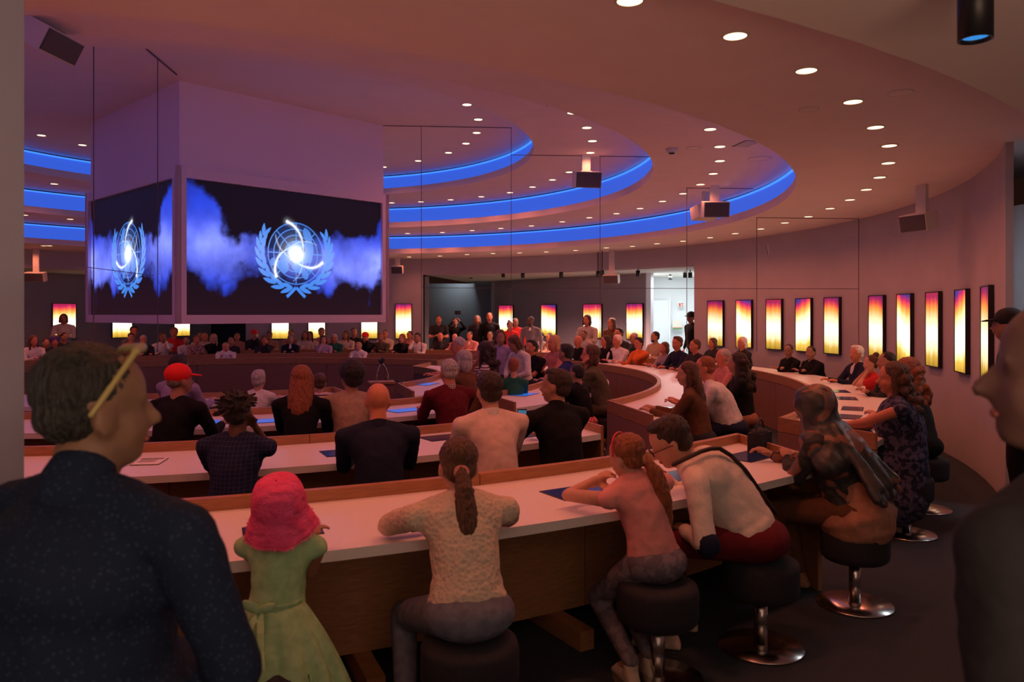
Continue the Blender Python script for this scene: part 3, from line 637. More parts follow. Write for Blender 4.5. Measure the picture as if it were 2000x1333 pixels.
# right block (B), runs from the aisle round to the far side
arc_desk('outermost desk row of the right block, along the light boxes', 7.98, 8.86, -36.4, -39.5, 44.4, 47.5, tablets=[tab_at(1655, 779, .34, .2), tab_at(1665, 799, .34, .2), tab_at(1658, 815, .34, .2), tab_at(1640, 765, .34, .2), tab_at(1690, 842, .34, .2)])
arc_desk('second desk row of the right block, seats the man in the white t-shirt', 6.15, 7.05, -33.7, -40.5, 41.7, 48.5, tablets=[tab_at(1283, 799, .36, .26)])
arc_desk('third desk row of the right block, with a small blue touchscreen', 4.65, 5.5, -35, -41, 44, 49, tablets=[tab_at(1021, 771, .36, .26, M_SCR_BLU)])
arc_desk('innermost desk row of the right block, ends beside the lectern microphone', 3.0, 3.9, -28, -40, 36, 48, tablets=[tab_at(831, 751, .36, .26, M_SCR_BLU)])
# far block (C), facing the camera
arc_desk('far block desk row nearest to the centre', 4.35, 5.25, 52.5, 55.5, 135.5, 138.5, detail=False, grp='far desk rows')
arc_desk('middle desk row of the far block', 6.25, 7.14, 52.5, 55.6, 135.5, 138.5, detail=False, grp='far desk rows')
arc_desk('outermost desk row of the far block', 8.07, 8.95, 51.6, 54.5, 136, 139, detail=False, grp='far desk rows')
# left block (D), mostly behind the man at left
arc_desk('desk row at far left, behind the standing man with dark blue shirt', 8.0, 8.86, 143.6, 140.5, 200, 203, detail=False, grp='left desk rows')
arc_desk('second desk row at far left', 6.15, 7.05, 146, 140, 200, 203, detail=False, grp='left desk rows')
arc_desk('third desk row at far left', 4.65, 5.5, 144, 139, 200, 203, detail=False, grp='left desk rows')

# ---------------------------------------------------------------- small things on desks
p = unp(292, 903, HT); t = thing('leaflet', 'printed leaflet lying on the second desk row at left', 'leaflet', (p.x, p.y, HT+0.004), 0.15)
MB().box((0, 0, 0.002), (0.17, 0.22, 0.004)).build('sheet', M_PAPER, t)
for k in range(3): MB().box((0, 0.08-k*0.012, 0.0045), (0.14, 0.006, 0.0008)).build('heading_line', M_INK, t)
for k in range(5): MB().box((-0.01, 0.03-k*0.018, 0.0045), (0.11-0.01*(k % 2), 0.004, 0.0008)).build('text_line', M_INK, t)
MB().box((0, 0, -0.001), (0.175, 0.225, 0.0015)).build('back_sheet', M_BLACK, t)
p = P(745, 10.2); t = thing('lectern', 'small dark lectern with gooseneck microphones beside the innermost desks', 'lectern', (p.x, p.y, 0), 0.3)
MB().box((0, 0, 0.42), (0.30, 0.22, 0.72)).build('body', M_FELT, t); MB().box((0, 0, 0.02), (0.36, 0.28, 0.04)).build('base', M_DGREY, t)
MB().box((0, 0, 0.795), (0.34, 0.26, 0.03)).build('top', M_WOOD, t)
def goose(t, x0, pts, r=0.009, m=M_CHROME):
    g = MB()
    for a, b in zip(pts, pts[1:]): g.cap((a[0]+x0, 0, a[1]), r, (b[0]+x0, 0, b[1]), r, 8)
    return g.build('gooseneck', m, t, True)
g1 = goose(t, -0.06, [(0, .8), (0.0, .9), (0.03, 1.0), (0.06, 1.06)]); MB().cap((0.0, 0, 1.05), .022, (0.02, 0, 1.10), .026, 10).build('microphone', M_BLACK, g1)
g2 = goose(t, 0.08, [(0, .8), (0.01, .88), (-0.02, .98), (-0.07, 1.05)]); MB().cap((0.0, 0, 1.06), .02, (-.02, 0, 1.08), .02, 10).build('microphone', M_BLACK, g2)
p = unp(786, 743, HT+0.05); t = thing('desk_microphone', 'black desk microphone lying beside the small blue touchscreen', 'microphone', (p.x, p.y, HT), 0.3)
MB().box((0, 0, 0.012), (0.10, 0.07, 0.024)).build('base', M_BLACK, t); MB().cap((0, 0, .03), .009, (-.22, .05, .07), .009, 8).build('stem', M_BLACK, t)
p = P(1609, 7.75)
t = thing('round_lamp', 'glowing cream globe lamp on the outer desk behind the scarf', 'lamp', (p.x, p.y, HT), 0)
MB().lathe([(0.001, 0), (0.07, 0), (0.07, 0.012), (0.02, 0.03), (0.001, 0.03)], 24).build('base', M_DGREY, t)
MB().ell((0, 0, 0.115), (0.09, 0.09, 0.09), n=24, m=16).build('globe', mat('globe_glow', (0.9, 0.7, 0.5), 0.4, emit=(1.0, 0.55, 0.28), estr=0.95), t, True)

p = P(1484, 5.35); t = thing('handbag', 'black handbag standing on the near desk left of the headscarf', 'bag', (p.x, p.y, HT), 0.9)
b = MB(); b.prism([(-.10, -.05), (.10, -.05), (.10, .05), (-.10, .05)], 0.0, 0.13); b.ell((0, 0, .13), (.10, .05, .03)); b.build('body', M_CUSH, t)
b = MB()
for j in range(10): a0, a1 = math.pi*j/10, math.pi*(j+1)/10; b.cap((.07*math.cos(a0), 0, .14+.08*math.sin(a0)), .006, (.07*math.cos(a1), 0, .14+.08*math.sin(a1)), .006, 6)
b.build('handle', M_BLACK, t, True)
# ================================================================ STOOLS
_st = {}
def stool(p, label, group='round pedestal stools', z=0.0):
    t = thing('pedestal_stool', label, 'stool', (p[0], p[1], 0), 0, group)
    if not _st:
        _st['seat'] = MB().lathe([(0.001, .27), (.17, .27), (.185, .285), (.19, .31), (.19, .42), (.182, .445), (.15, .46), (.001, .463)], 28).mesh('seat', M_CUSH)
        _st['post'] = MB().lathe([(0.001, .01), (.034, .01), (.034, .272), (.001, .272)], 20).mesh('post', M_CHROME)
        _st['base'] = MB().lathe([(0.001, .001), (.21, .001), (.213, .006), (.21, .011), (.06, .020), (.001, .022)], 40).mesh('base', M_CHROME)
        for m in _st.values(): m.shade_auto_smooth() if hasattr(m, 'shade_auto_smooth') else m.shade_smooth()
    for k in ('seat', 'post', 'base'): link(k, _st[k], t)
    return t
# ================================================================ PEOPLE
PEND = []
def rm(mb, name, m, parent, vox, sm=3, disp=None, strength=0.0, dsize=0.05):
    me = mb.mesh(name, m); o = link(name, me, parent)
    md = o.modifiers.new('r', 'REMESH'); md.mode = 'VOXEL'; md.voxel_size = vox; md.use_smooth_shade = True
    s = o.modifiers.new('s', 'SMOOTH'); s.factor = 0.5; s.iterations = sm
    if disp:
        key = 'tex_%s_%.3f' % (disp, dsize)
        tx = bpy.data.textures.get(key)
        if not tx:
            tx = bpy.data.textures.new(key, 'CLOUDS' if disp != 'wood' else 'WOOD'); tx.noise_scale = dsize
        dm = o.modifiers.new('d', 'DISPLACE'); dm.texture = tx; dm.strength = strength; dm.mid_level = 0.5; dm.texture_coords = 'GLOBAL' if disp == 'g' else 'LOCAL'
    PEND.append(o); return o
def finish_people():
    dg = bpy.context.evaluated_depsgraph_get(); dg.update(); new = []
    for o in PEND:
        me = bpy.data.meshes.new_from_object(o.evaluated_get(dg), preserve_all_data_layers=False, depsgraph=dg); new.append(me)
    for o, me in zip(PEND, new):
        old = o.data; mt = old.materials[0]; nm = old.name; o.modifiers.clear(); o.data = me
        if len(me.materials) == 0: me.materials.append(mt)
        bpy.data.meshes.remove(old); me.name = nm
        me.shade_smooth()
def V_(*a): return np.array(a, float)
def unit(v): return v/(np.linalg.norm(v)+1e-9)
def ik(S, T, l1, l2, pole):
    d = T-S; L = np.linalg.norm(d); L2 = min(L, (l1+l2)*0.995); L2 = max(L2, abs(l1-l2)+.01); dn = unit(d); T = S+dn*L2
    a = (l1*l1-l2*l2+L2*L2)/(2*L2); hh = math.sqrt(max(l1*l1-a*a, 0)); pv = pole-np.dot(pole, dn)*dn
    return S+dn*a+unit(pv)*hh, T
def rotm(rx=0, ry=0, rz=0): return np.array(Euler((rx, ry, rz), 'XYZ').to_matrix())

SKIN = {'l': ((0.56, 0.30, 0.21), (0.50, 0.25, 0.17)), 'm': ((0.40, 0.20, 0.13), (0.35, 0.165, 0.105)), 'd': ((0.12, 0.06, 0.04), (0.09, 0.045, 0.03)), 'r': ((0.60, 0.22, 0.13), (0.52, 0.18, 0.10)), 's': ((.20, .105, .085), (.16, .085, .07)), 't': ((.27, .15, .09), (.21, .12, .075))}
HAIR = {'black': (0.010, 0.008, 0.008), 'dark': (0.025, 0.014, 0.010), 'brown': (0.075, 0.032, 0.016), 'auburn': (0.22, 0.065, 0.025), 'blond': (0.42, 0.24, 0.11), 'grey': (0.36, 0.33, 0.30), 'white': (0.72, 0.68, 0.62), 'dgrey': (0.14, 0.12, 0.10), 'purple': (0.05, 0.02, 0.12), 'stubble': (0.014, 0.015, 0.012)}
def skin(k): a, b = SKIN[k]; return mat('skin_'+k, a, 0.55, kind='skin', col2=b, sc_=14)
def hairm(k): c = HAIR[k]; return mat('hair_'+k, c, 0.5, kind='hair', col2=tuple(x*1.9+.004 for x in c), sc_=38, bump=0.8)
def cloth(spec):
    """spec: name or (name, colour, kind, colour2, scale)"""
    base = {'white': (.72, .68, .66), 'cream': (.62, .50, .40), 'black': (.008, .008, .010), 'navy': (.014, .018, .045), 'maroon': (.13, .010, .018), 'pink': (.80, .34, .34), 'grey': (.17, .16, .18), 'beige': (.42, .29, .20), 'red': (.55, .03, .03), 'orange': (.72, .16, .035),
            'olive': (.10, .085, .05), 'blue': (.02, .03, .16), 'jeans': (.10, .13, .20), 'lavender': (.38, .30, .46), 'green': (.02, .12, .08), 'brown': (.14, .06, .03), 'tan': (.40, .20, .13), 'rose': (.55, .22, .20), 'pale': (.50, .44, .40), 'charcoal': (.03, .03, .034), 'magenta': (.45, .08, .20)}
    if isinstance(spec, str): return mat('cloth_'+spec, base[spec], 0.85, kind='weave', col2=tuple(c*.82 for c in base[spec]), sc_=30, bump=0.35, spec=0.2)
    nm, c, kd, c2, s = spec
    return mat('cloth_'+nm, c, 0.85, kind=kd, col2=c2, sc_=s, bump=0.5 if kd == 'knit' else 0.3, spec=0.2)
M_EYE = mat('eye_dark', (0.02, 0.012, 0.01), 0.25); M_LIP = mat('lips', (0.30, 0.09, 0.07), 0.5); M_EYEW = mat('eye_white', (0.6, 0.55, 0.5), 0.3)

def head_prims(mb, s, det):
    """local head frame: origin at the chin-neck joint, +Y face, height 0.24 s"""
    mb.ell((0, -.008*s, .152*s), (.074*s, .094*s, .084*s), n=16, m=12)
    mb.ell((0, .022*s, .085*s), (.062*s, .068*s, .075*s), n=14, m=10)
    mb.ell((0, .048*s, .040*s), (.036*s, .036*s, .030*s))             # chin
    mb.ell((0, .028*s, .055*s), (.052*s, .052*s, .040*s))             # jaw
    mb.cap((0, .082*s, .128*s), .009*s, (0, .104*s, .094*s), .014*s, 8)   # nose
    mb.cap((-.036*s, .070*s, .140*s), .013*s, (.036*s, .070*s, .140*s), .013*s, 8)   # brow
    for x in (-1, 1):
        mb.ell((x*.076*s, .0, .105*s), (.010*s, .022*s, .032*s), rotm(0.2, 0, x*.25), 10, 8)
        mb.ell((x*.036*s, .052*s, .088*s), (.024*s, .026*s, .026*s), None, 8, 6)
def hair_prims(st, s, rs, det):
    h = MB()
    def cap_(k=1.0, dy=0.0, dz=0.0): h.ell((0, (-.026+dy)*s, (.163+dz)*s), (.084*s*k, .096*s*k, .084*s*k), n=16, m=12)
    if st == 'short':
        cap_(); h.ell((0, -.048*s, .105*s), (.074*s, .062*s, .060*s)); h.ell((0, .010*s, .222*s), (.062*s, .058*s, .026*s))
    elif st == 'crop':
        h.ell((0, -.020*s, .160*s), (.0785*s, .0925*s, .083*s), n=16, m=12); h.ell((0, -.038*s, .110*s), (.072*s, .066*s, .055*s))
    elif st == 'balding':
        h.ell((0, -.026*s, .142*s), (.0775*s, .088*s, .080*s), n=18, m=14); h.ell((0, -.045*s, .105*s), (.070*s, .062*s, .055*s)); h.ell((0, .044*s, .224*s), (.046*s, .036*s, .014*s))
    elif st == 'fringe':                    # bald crown with hair round the back
        h.ell((0, -.036*s, .118*s), (.080*s, .072*s, .052*s))
    elif st == 'curly_short':
        for _ in range(46):
            a = rs.uniform(0, 2*math.pi); e = rs.uniform(-.25, 1.5); r = .018*s*rs.uniform(.8, 1.3)
            h.ell((.080*s*math.cos(a)*math.cos(e), (-.03+.085*math.sin(a)*math.cos(e))*s, (.155+.085*math.sin(e))*s), (r, r, r), n=8, m=6)
        cap_(.95)
    elif st == 'spikes':
        cap_(.98); h.ell((0, -.05*s, .10*s), (.072*s, .055*s, .055*s))
        for _ in range(60):
            a = rs.uniform(0, 2*math.pi); e = rs.uniform(-.35, 1.5)
            d = V_(math.cos(a)*math.cos(e), math.sin(a)*math.cos(e), math.sin(e)); c = V_(0, -.028, .155)*s
            if d[1] > .55 and d[2] < .5: continue
            p = c+d*V_(.07, .08, .075)*s; q = c+d*V_(.128, .132, .120)*s+V_(rs.uniform(-.02, .02), rs.uniform(-.02, .02), -.012)*s
            h.cap(p, .012*s, q, .009*s, 6)
    elif st == 'afro': h.ell((0, -.03*s, .165*s), (.110*s, .112*s, .105*s)); h.ell((0, -.06*s, .10*s), (.09*s, .06*s, .07*s))
    elif st in ('long', 'long_wavy', 'bob', 'long_big'):
        cap_(1.03); big = 1.25 if st == 'long_big' else 1.0
        L = .30 if st != 'bob' else .12
        h.ell((0, -.052*s, .08*s), (.092*s*big, .062*s*big, .10*s))
        if st != 'bob':
            h.cap((0, -.075*s, .07*s), .066*s*big, (0, -.11*s, -.13*s), .070*s*big, 12); h.cap((-.05*s, -.08*s, .0), .045*s*big, (-.07*s, -.095*s, -.20*s), .028*s*big, 10); h.cap((.05*s, -.08*s, .0), .045*s*big, (.06*s, -.10*s, -.22*s), .030*s*big, 10)
        for x in (-1, 1): h.cap((x*.075*s, -.005*s, .15*s), .024*s*big, (x*.082*s*big, .0, (.04 if st == 'bob' else -.06)*s), .026*s*big, 8)
        if det and st != 'bob':
            for i in range(34):
                a = math.pi+math.pi*(i+.5)/34; x = .088*big*math.cos(a)*s; y = (-.05+.062*big*math.sin(a))*s
                xe = x*1.05+rs.uniform(-.012, .012)*s; w = .010*s
                h.cap((x*.9, y*.95, .14*s), w, (xe, y-.03*s, -.02*s), w*1.1, 6); h.cap((xe, y-.03*s, -.02*s), w*1.1, (xe+rs.uniform(-.02, .02)*s, y-.05*s, (-.16-rs.uniform(0, .08))*s), w*.5, 6)
        if st in ('long_wavy', 'long_big'):
            for _ in range(50 if det else 22):
                z = rs.uniform(-.2, .15); a = math.pi+rs.uniform(-.15, 1.15)*math.pi; r = .024*s*rs.uniform(.8, 1.3)
                h.ell((.098*big*math.cos(a)*s, (-.06+.07*big*math.sin(a)-(.05 if z < 0 else 0))*s, z*s), (r, r, r*1.3), n=8, m=6)
    elif st == 'ponytail':
        cap_(1.0); h.ell((0, -.05*s, .11*s), (.074*s, .060*s, .060*s)); h.ell((0, -.112*s, .10*s), (.022*s, .022*s, .022*s))
        pts = [(0, -.12, .085, .028), (.006, -.150, .02, .040), (.012, -.155, -.07, .043), (.02, -.150, -.16, .034), (.03, -.14, -.235, .012)]
        for a, b in zip(pts, pts[1:]): h.cap(V_(*a[:3])*s, a[3]*s, V_(*b[:3])*s, b[3]*s, 12)
        if det:
            for i in range(26):
                a = rs.uniform(0, 2*math.pi); r = .040
                P_ = [V_(r*.6*math.cos(a), -.13+r*.5*math.sin(a), .08), V_(.01+r*math.cos(a), -.152+r*math.sin(a), -.03), V_(.014+r*math.cos(a), -.155+r*math.sin(a), -.12), V_(.03+r*.5*math.cos(a)+rs.uniform(-.02, .02), -.145+r*.4*math.sin(a), -.26+rs.uniform(-.02, .03))]
                for p, q in zip(P_, P_[1:]): h.cap(p*s, .006*s, q*s, .005*s, 5)
    elif st == 'bun': cap_(1.0); h.ell((0, -.05*s, .11*s), (.074*s, .060*s, .060*s)); h.ell((0, -.08*s, .245*s), (.045*s, .045*s, .04*s))
    return h
NP = [0]
def person(lab, px, D, ytop=None, zt=None, face=None, pose='sit', lean=0.15, side=0.0, yaw=0.0, pitch=0.0, roll=0.0, top='white', bottom='charcoal', hair='short', hc='dark', sk='m',
           arms='desk', child=1.0, det=0, sleeve='long', group='seated visitors', seat=0.46, w=1.0, stool_=None, parts=None, legs=True, shoes=None, belly=0.0, glasses=False, beard=None, headdir=None, bend=0.0, dress=None, hipoff=(0, 0), hand=None, footz=None, feet=None, neck=0.0, collar=None, vox=None, nohair=False, stool_label=None, scl=None):
    NP[0] += 1; rs = random.Random(NP[0]*13+5)
    hp = P(px, D); z_t = ztop(ytop, D) if zt is None else zt
    if face is None: face = math.degrees(math.atan2(CY-hp.y, CX-hp.x))
    sit = pose == 'sit'
    u = V_(math.sin(side)*math.cos(lean), math.sin(lean), math.cos(lean)*math.cos(side)); 
    if sit:
        k = (0.10+0.50*u[2]+0.03+0.25*math.cos(pitch)*.98); s = (z_t-seat)/k; s = min(max(s, .55), 1.12) if scl is None else scl
    else:
        k = 0.96+0.50*u[2]+0.03+0.25*.98; s = z_t/k
    kid = s < 0.78 or child < 1; w = w*1.12; hs = 1.05*(s*1.0 if s > .85 else s*1.0+(.85-s)*.45)
    zp = (seat+0.10*s) if sit else 0.95*s
    Pv = V_(0, 0, zp); Ch = Pv+u*.30*s; ub = unit(u+V_(0, bend, 0)); Nk = Ch+ub*.20*s
    H0 = Nk+V_(0, .026, .026)*s+V_(0, neck, 0)
    if zt is None and sit: dz = z_t-(H0[2]+.235*hs*math.cos(pitch)); Nk = Nk+V_(0, 0, dz*.5); H0 = H0+V_(0, 0, dz*.8)
    xr = unit(V_(math.cos(side), 0, -math.sin(side))); 
    # head frame
    RH = rotm(0, 0, yaw) @ rotm(0, roll, 0) @ rotm(-pitch, 0, 0)
    vox = vox or (0.011 if det == 2 else 0.016 if det == 1 else 0.024)
    lvox = max(vox, .014)
    A = math.radians(face)-math.pi/2; Rw = rotz(A)
    hc_off = Rw @ (H0+RH @ V_(0, 0, .13*hs)); bx, by = hp.x-hc_off[0], hp.y-hc_off[1]
    t = thing('person', lab, 'person', (bx, by, 0), A, group)
    S = [Nk-ub*.066*s+xr*x*.172*s*w for x in (-1, 1)]
    l1, l2 = .28*s, .245*s
    def wristgoal(i):
        x = (-1, 1)[i]; a = arms[i] if isinstance(arms, (tuple, list)) and not isinstance(arms, str) else arms
        if isinstance(a, np.ndarray): return a, V_(x*.8, -.3, -1)
        if isinstance(a, list): return a[0], a[1]
        return {'desk': (V_(x*.13*s, .42*s+math.sin(lean)*.3*s, HT+.045), V_(x*.30, -.2, -1)), 'fold': (V_(-x*.06*s, .30*s+math.sin(lean)*.3*s, HT+.05), V_(x*.55, -.1, -.8)),
                'chin': (H0+V_(x*.04*s, .06*s, .005*s), V_(x*.6, .3, -1)), 'cheek': (H0+V_(x*.075*s, .07*s, .03*s), V_(x*.5, .3, -1)), 'lap': (V_(x*.10*s, .28*s, zp+.10*s), V_(x, -.4, -.5)),
                'down': (S[i]+V_(x*.07*s, .03*s, -.50*s), V_(x*.3, -1, 0)), 'up': (H0+V_(x*.10*s, .22*s, .16*s), V_(x*.8, .2, -1)), 'clasp': (V_(x*.03*s, .26*s, zp+.22*s), V_(x*1, -.4, -.4)),
                'hip': (V_(x*.2*s, .05*s, zp+.12*s), V_(x*1, -.6, 0)), 'cross': (Ch+V_(-x*.10*s, .17*s, -.02*s), V_(x, 0, -.6))}[a]
    AR = []
    for i in (0, 1):
        g, pole = wristgoal(i); AR.append((S[i], )+ik(S[i], g, l1, l2, pole))
    body = MB(); R0 = rotm(-lean, 0, 0)
    hd = MB(); head_prims(hd, hs, det); hd.xf(RH, H0); body.v += hd.v; body.f += [tuple(i+body.n for i in f) for f in hd.f]; body.n += hd.n
    body.cap(Nk-ub*.03*s, .058*s*w**.5, H0+RH @ V_(0, -.015, .05)*hs, .052*hs, 12)
    body.cap(Pv, .10*s*w, Ch, .095*s*w, 12); body.cap(S[0]*.75+S[1]*.25, .05*s, S[1]*.75+S[0]*.25, .05*s)
    body.ell(Ch+u*.06*s, (.125*s*w, .085*s*w, .12*s), R0)
    for i, (a, e, wr) in enumerate(AR):
        x = (-1, 1)[i]
        body.cap(a, .046*s, e, .036*s, 10); body.cap(e, .037*s, wr, .025*s, 10)
        d = unit(wr-e); up = V_(0, 0, 1) if abs(d[2]) < .8 else V_(0, 1, 0); sd = unit(np.cross(d, up)); nn = np.cross(sd, d); hz = .17*hs
        pc = wr+d*hz*.35
        body.ell(wr+d*hz*.30, (hz*.22, hz*.34, hz*.13), np.stack([sd, d, nn], 1), 10, 8)
        fr = .0085*hs if det else .011*hs
        for k, (ox, ln_) in enumerate(((-.17, .30), (-.06, .36), (.06, .37), (.16, .32))):
            q0 = wr+d*hz*.52+sd*ox*hz; q1 = q0+(d*.8-nn*.5)*ln_*hz*.62; q2 = q1+(d*.25-nn*.9)*ln_*hz*.5
            body.cap(q0, fr, q1, fr*.95, 6); body.cap(q1, fr*.95, q2, fr*.8, 6)
        th0 = wr+d*hz*.15-sd*x*hz*.16; th1 = th0+(d*.6-sd*x*.55)*hz*.28; body.cap(th0, fr*1.2, th1, fr*1.1, 6); body.cap(th1, fr*1.1, th1+(d*.9-nn*.25)*hz*.22, fr*.9, 6)
    HIP = [V_(x*.085*s, 0, zp-.01*s) for x in (-1, 1)]; LG = []
    for i in (0, 1):
        x = (-1, 1)[i]
        if sit: an = V_(x*.10*s, .34*s, .09) if feet is None else feet[i]; pole = V_(0, 1, 1.2)
        else: an = V_(x*.10*s, 0, .09*s); pole = V_(0, 1, 0)
        l = 1.0 if sit else 1
        kn, ank = ik(HIP[i], an, .43*s, .42*s, pole); LG.append((HIP[i], kn, ank))
    if legs:
        body.ell(Pv, (.125*s*w, .09*s*w, .09*s))
        for hpv, kn, an in LG:
            body.cap(hpv, .068*s, kn, .045*s, 10); body.cap(kn, .046*s, an, .030*s, 10); body.cap(an, .030*s, an+V_(0, .11*s, -.05*s), .024*s, 8)
    else: body.ell(Pv, (.125*s*w, .09*s*w, .09*s))
    rm(body, 'body', skin(sk), t, vox, 2)
    # top garment
    g = MB(); th = .016*s
    g.ell(Ch+u*.055*s, ((.150)*s*w, (.108+belly*.3)*s*w, .150*s), R0, 16, 12)
    g.cap(Pv+u*.05*s, (.122+belly*.15)*s*w, Ch, .125*s*w, 16)
    g.ell(Pv+u*.10*s+V_(0, belly*.3, 0)*s, ((.135+belly*.3)*s*w, (.110+belly*.5)*s*w, .12*s), R0, 14, 10)
    g.ell(Pv+u*.045*s, (.146*s*w, .118*s*w, .080*s), R0, 14, 10)
    for i in (0, 1): g.cap(S[i]-xr*(-1, 1)[i]*.02*s, .064*s, Nk-ub*.005*s, .060*s, 10)
    g.ell(Nk-ub*.045*s, (.105*s*w, .072*s, .052*s), R0)
    g.cap(S[0], .056*s, S[1], .056*s, 12)
    for i, (a, e, wr) in enumerate(AR):
        if sleeve != 'none': g.cap(a, .062*s, a+(e-a)*(1 if sleeve == 'long' else .62), .052*s, 12)
        if sleeve == 'long': g.cap(e, .052*s, wr-unit(wr-e)*.02*s, .036*s, 12)
        if sleeve == 'puff': g.ell(a+(e-a)*.4, (.075*s, .075*s, .085*s))
    tn_ = 'dress' if dress else ('shirt' if top not in ('jacket',) else 'jacket')
    to = rm(g, tn_, cloth(top), t, vox, 3, 'c', .014 if det else 0.0, .07) if det else rm(g, tn_, cloth(top), t, vox, 2)
    # collar
    if collar: 
        c_ = MB(); c_.cap(Nk-ub*.005*s+V_(0, -.012, 0)*s, .062*s, Nk+ub*.030*s+V_(0, .0, 0)*s, .060*s, 14); rm(c_, 'collar', cloth(collar), t, vox, 1)
    # legs / trousers
    if legs and bottom:
        b = MB(); b.ell(Pv-V_(0, 0.01, .005)*s, (.168*s*w, .145*s*w, .112*s), None, 14, 10)
        for hpv, kn, an in LG:
            b.cap(hpv, .090*s*w**.5, kn, .064*s, 12); b.cap(kn, .064*s, an+V_(0, 0, .02*s), .046*s, 12)
        rm(b, 'trousers', cloth(bottom), t, lvox, 2)
    if legs:
        f = MB()
        for hpv, kn, an in LG:
            f.cap(V_(an[0], an[1]-.02*s, .040*s), .040*s, V_(an[0], an[1]+.13*s, .032*s), .032*s, 10); f.cap(an-V_(0, 0, .0), .042*s, V_(an[0], an[1], .05*s), .044*s, 10)
            f.box((an[0], an[1]+.055*s, .014*s), (.075*s, .24*s, .026*s))
        rm(f, 'shoes', cloth(shoes or 'charcoal'), t, .012 if det else .02, 1)
    # hair
    if hair and hair != 'bald':
        h = hair_prims(hair, hs, rs, det); h.xf(RH, H0); rm(h, 'hair', hairm(hc), t, .0075 if det else .016, 1, 'c', .012*hs, .02)
    if beard:
        b = MB(); b.ell((0, .030*hs, .050*hs), (.0540*hs, .0545*hs, .041*hs)); b.ell((0, .049*hs, .038*hs), (.0385*hs, .0375*hs, .0320*hs)); b.xf(RH, H0); rm(b, 'beard', hairm(beard), t, .008, 1)
    # face
    for x in (-1, 1):
        e = MB(); w_ = MB()
        e.ell((x*.031*hs, .0690*hs, .122*hs), (.0060*hs, .0040*hs, .0060*hs), n=8, m=6); w_.ell((x*.031*hs, .0612*hs, .122*hs), (.0125*hs, .0085*hs, .0070*hs), n=8, m=6)
        if det == 0: e.cap((x*.018*hs, .0865*hs, .138*hs), .0035*hs, (x*.046*hs, .079*hs, .138*hs), .003*hs, 6)
        for q, nm, mm in ((e, 'eye', M_EYE), (w_, 'eye_white', M_EYEW)):
            if nm == 'eye' or det: q.xf(RH, H0); q.build(nm, mm, t, True)
    m = MB().ell((0, .083*hs, .060*hs), (.024*hs, .008*hs, .0075*hs), n=10, m=6); m.xf(RH, H0); m.build('mouth', M_LIP, t, True)
    if glasses:
        q = MB(); 
        for x in (-1, 1):
            for j in range(12):
                a0, a1 = 2*math.pi*j/12, 2*math.pi*(j+1)/12; c = V_(x*.034, .100, .122)
                q.cap((c+V_(.022*math.cos(a0), 0, .017*math.sin(a0)))*hs, .0022*hs, (c+V_(.022*math.cos(a1), 0, .017*math.sin(a1)))*hs, .0022*hs, 5)
            q.cap(V_(x*.056, .098, .128)*hs, .0022*hs, V_(x*.083, .0, .122)*hs, .0022*hs, 5)
        q.cap(V_(-.012, .104, .124)*hs, .0022*hs, V_(.012, .104, .124)*hs, .0022*hs, 5); q.xf(RH, H0); q.build('glasses', M_BLACK, t)
    if stool_ is None: stool_ = sit and det > 0
    if stool_:
        st = Rw @ V_(hipoff[0], -.02+hipoff[1], 0); stool((bx+st[0], by+st[1]), stool_label or ('round dark stool under the '+' '.join(lab.split(',')[0].split()[:10])))
    ctx = dict(t=t, s=s, hs=hs, RH=RH, H0=H0, Nk=Nk, Ch=Ch, P=Pv, u=u, S=S, AR=AR, LG=LG, Rw=Rw, base=(bx, by), xr=xr, w=w, vox=vox, lean=lean, R0=R0)
    if parts: parts(ctx)
    return ctx
def cap_hat(m_, brim=0.0, back=False, sgn=1):
    def f(c):
        hs = c['hs']; q = MB(); q.ell((0, -.018*hs, .170*hs), (.090*hs, .104*hs, .086*hs), n=18, m=12)
        q.xf(c['RH'], c['H0']); o = rm(q, 'cap', m_, c['t'], .010, 1)
        b = MB(); R = rotm(-.18, 0, 0); V = []
        b.ell((0, .098*hs*sgn, .158*hs), (.070*hs, .072*hs, .009*hs), rotm(-.15*sgn, 0, 0), 16, 6); b.xf(c['RH'], c['H0']); b.build('peak', m_, o, True)
    return f
def headband(m_):
    def f(c):
        hs = c['hs']; q = MB()
        for j in range(14):
            a0, a1 = math.pi*j/14, math.pi*(j+1)/14
            q.cap(V_(.088*math.cos(a0), .02, .15+.100*math.sin(a0))*hs, .006*hs, V_(.088*math.cos(a1), .02, .15+.100*math.sin(a1))*hs, .006*hs, 6)
        q.xf(c['RH'], c['H0']); q.build('headband', m_, c['t'], True)
    return f
def strap_part(m_, nm='bag_strap', side=1):
    def f(c):
        s, w = c['s'], c['w']; q = MB(); P_, Ch, Nk = c['P'], c['Ch'], c['Nk']; pts = []
        for j in range(15):
            t = -.10+1.1*j/14; tt = max(t, 0); ctr = Nk+(Ch-Nk)*min(tt/.4, 1) if tt < .4 else Ch+(P_-Ch)*(tt-.4)/.6
            ax = unit(Nk-Ch) if tt < .4 else unit(Ch-P_); bk = np.cross(ax, V_(1, 0, 0)); bk = bk if bk[1] < 0 else -bk
            prof = .02 if t < 0 else min(.05+t*.45, .132)
            pts.append(ctr+V_(side*(.125-.26*tt)*s*w, 0, 0)+bk*prof*s*w**.5+V_(0, 0, .035*s*(1-tt))+(unit(V_(0, 1, -.4))*.08*s if t < 0 else 0))
        for a, b in zip(pts, pts[1:]): q.cap(a, .011*s, b, .011*s, 6)
        q.build(nm, m_, c['t'], True)
    return f
def multi(*fs):
    def f(c):
        for g in fs: g(c)
    return f
def K(name, col, kind, col2, s): return (name, col, kind, col2, s)
NAVYGRID = K('navy_grid', (.012, .018, .06), 'grid', (.035, .05, .11), 42)
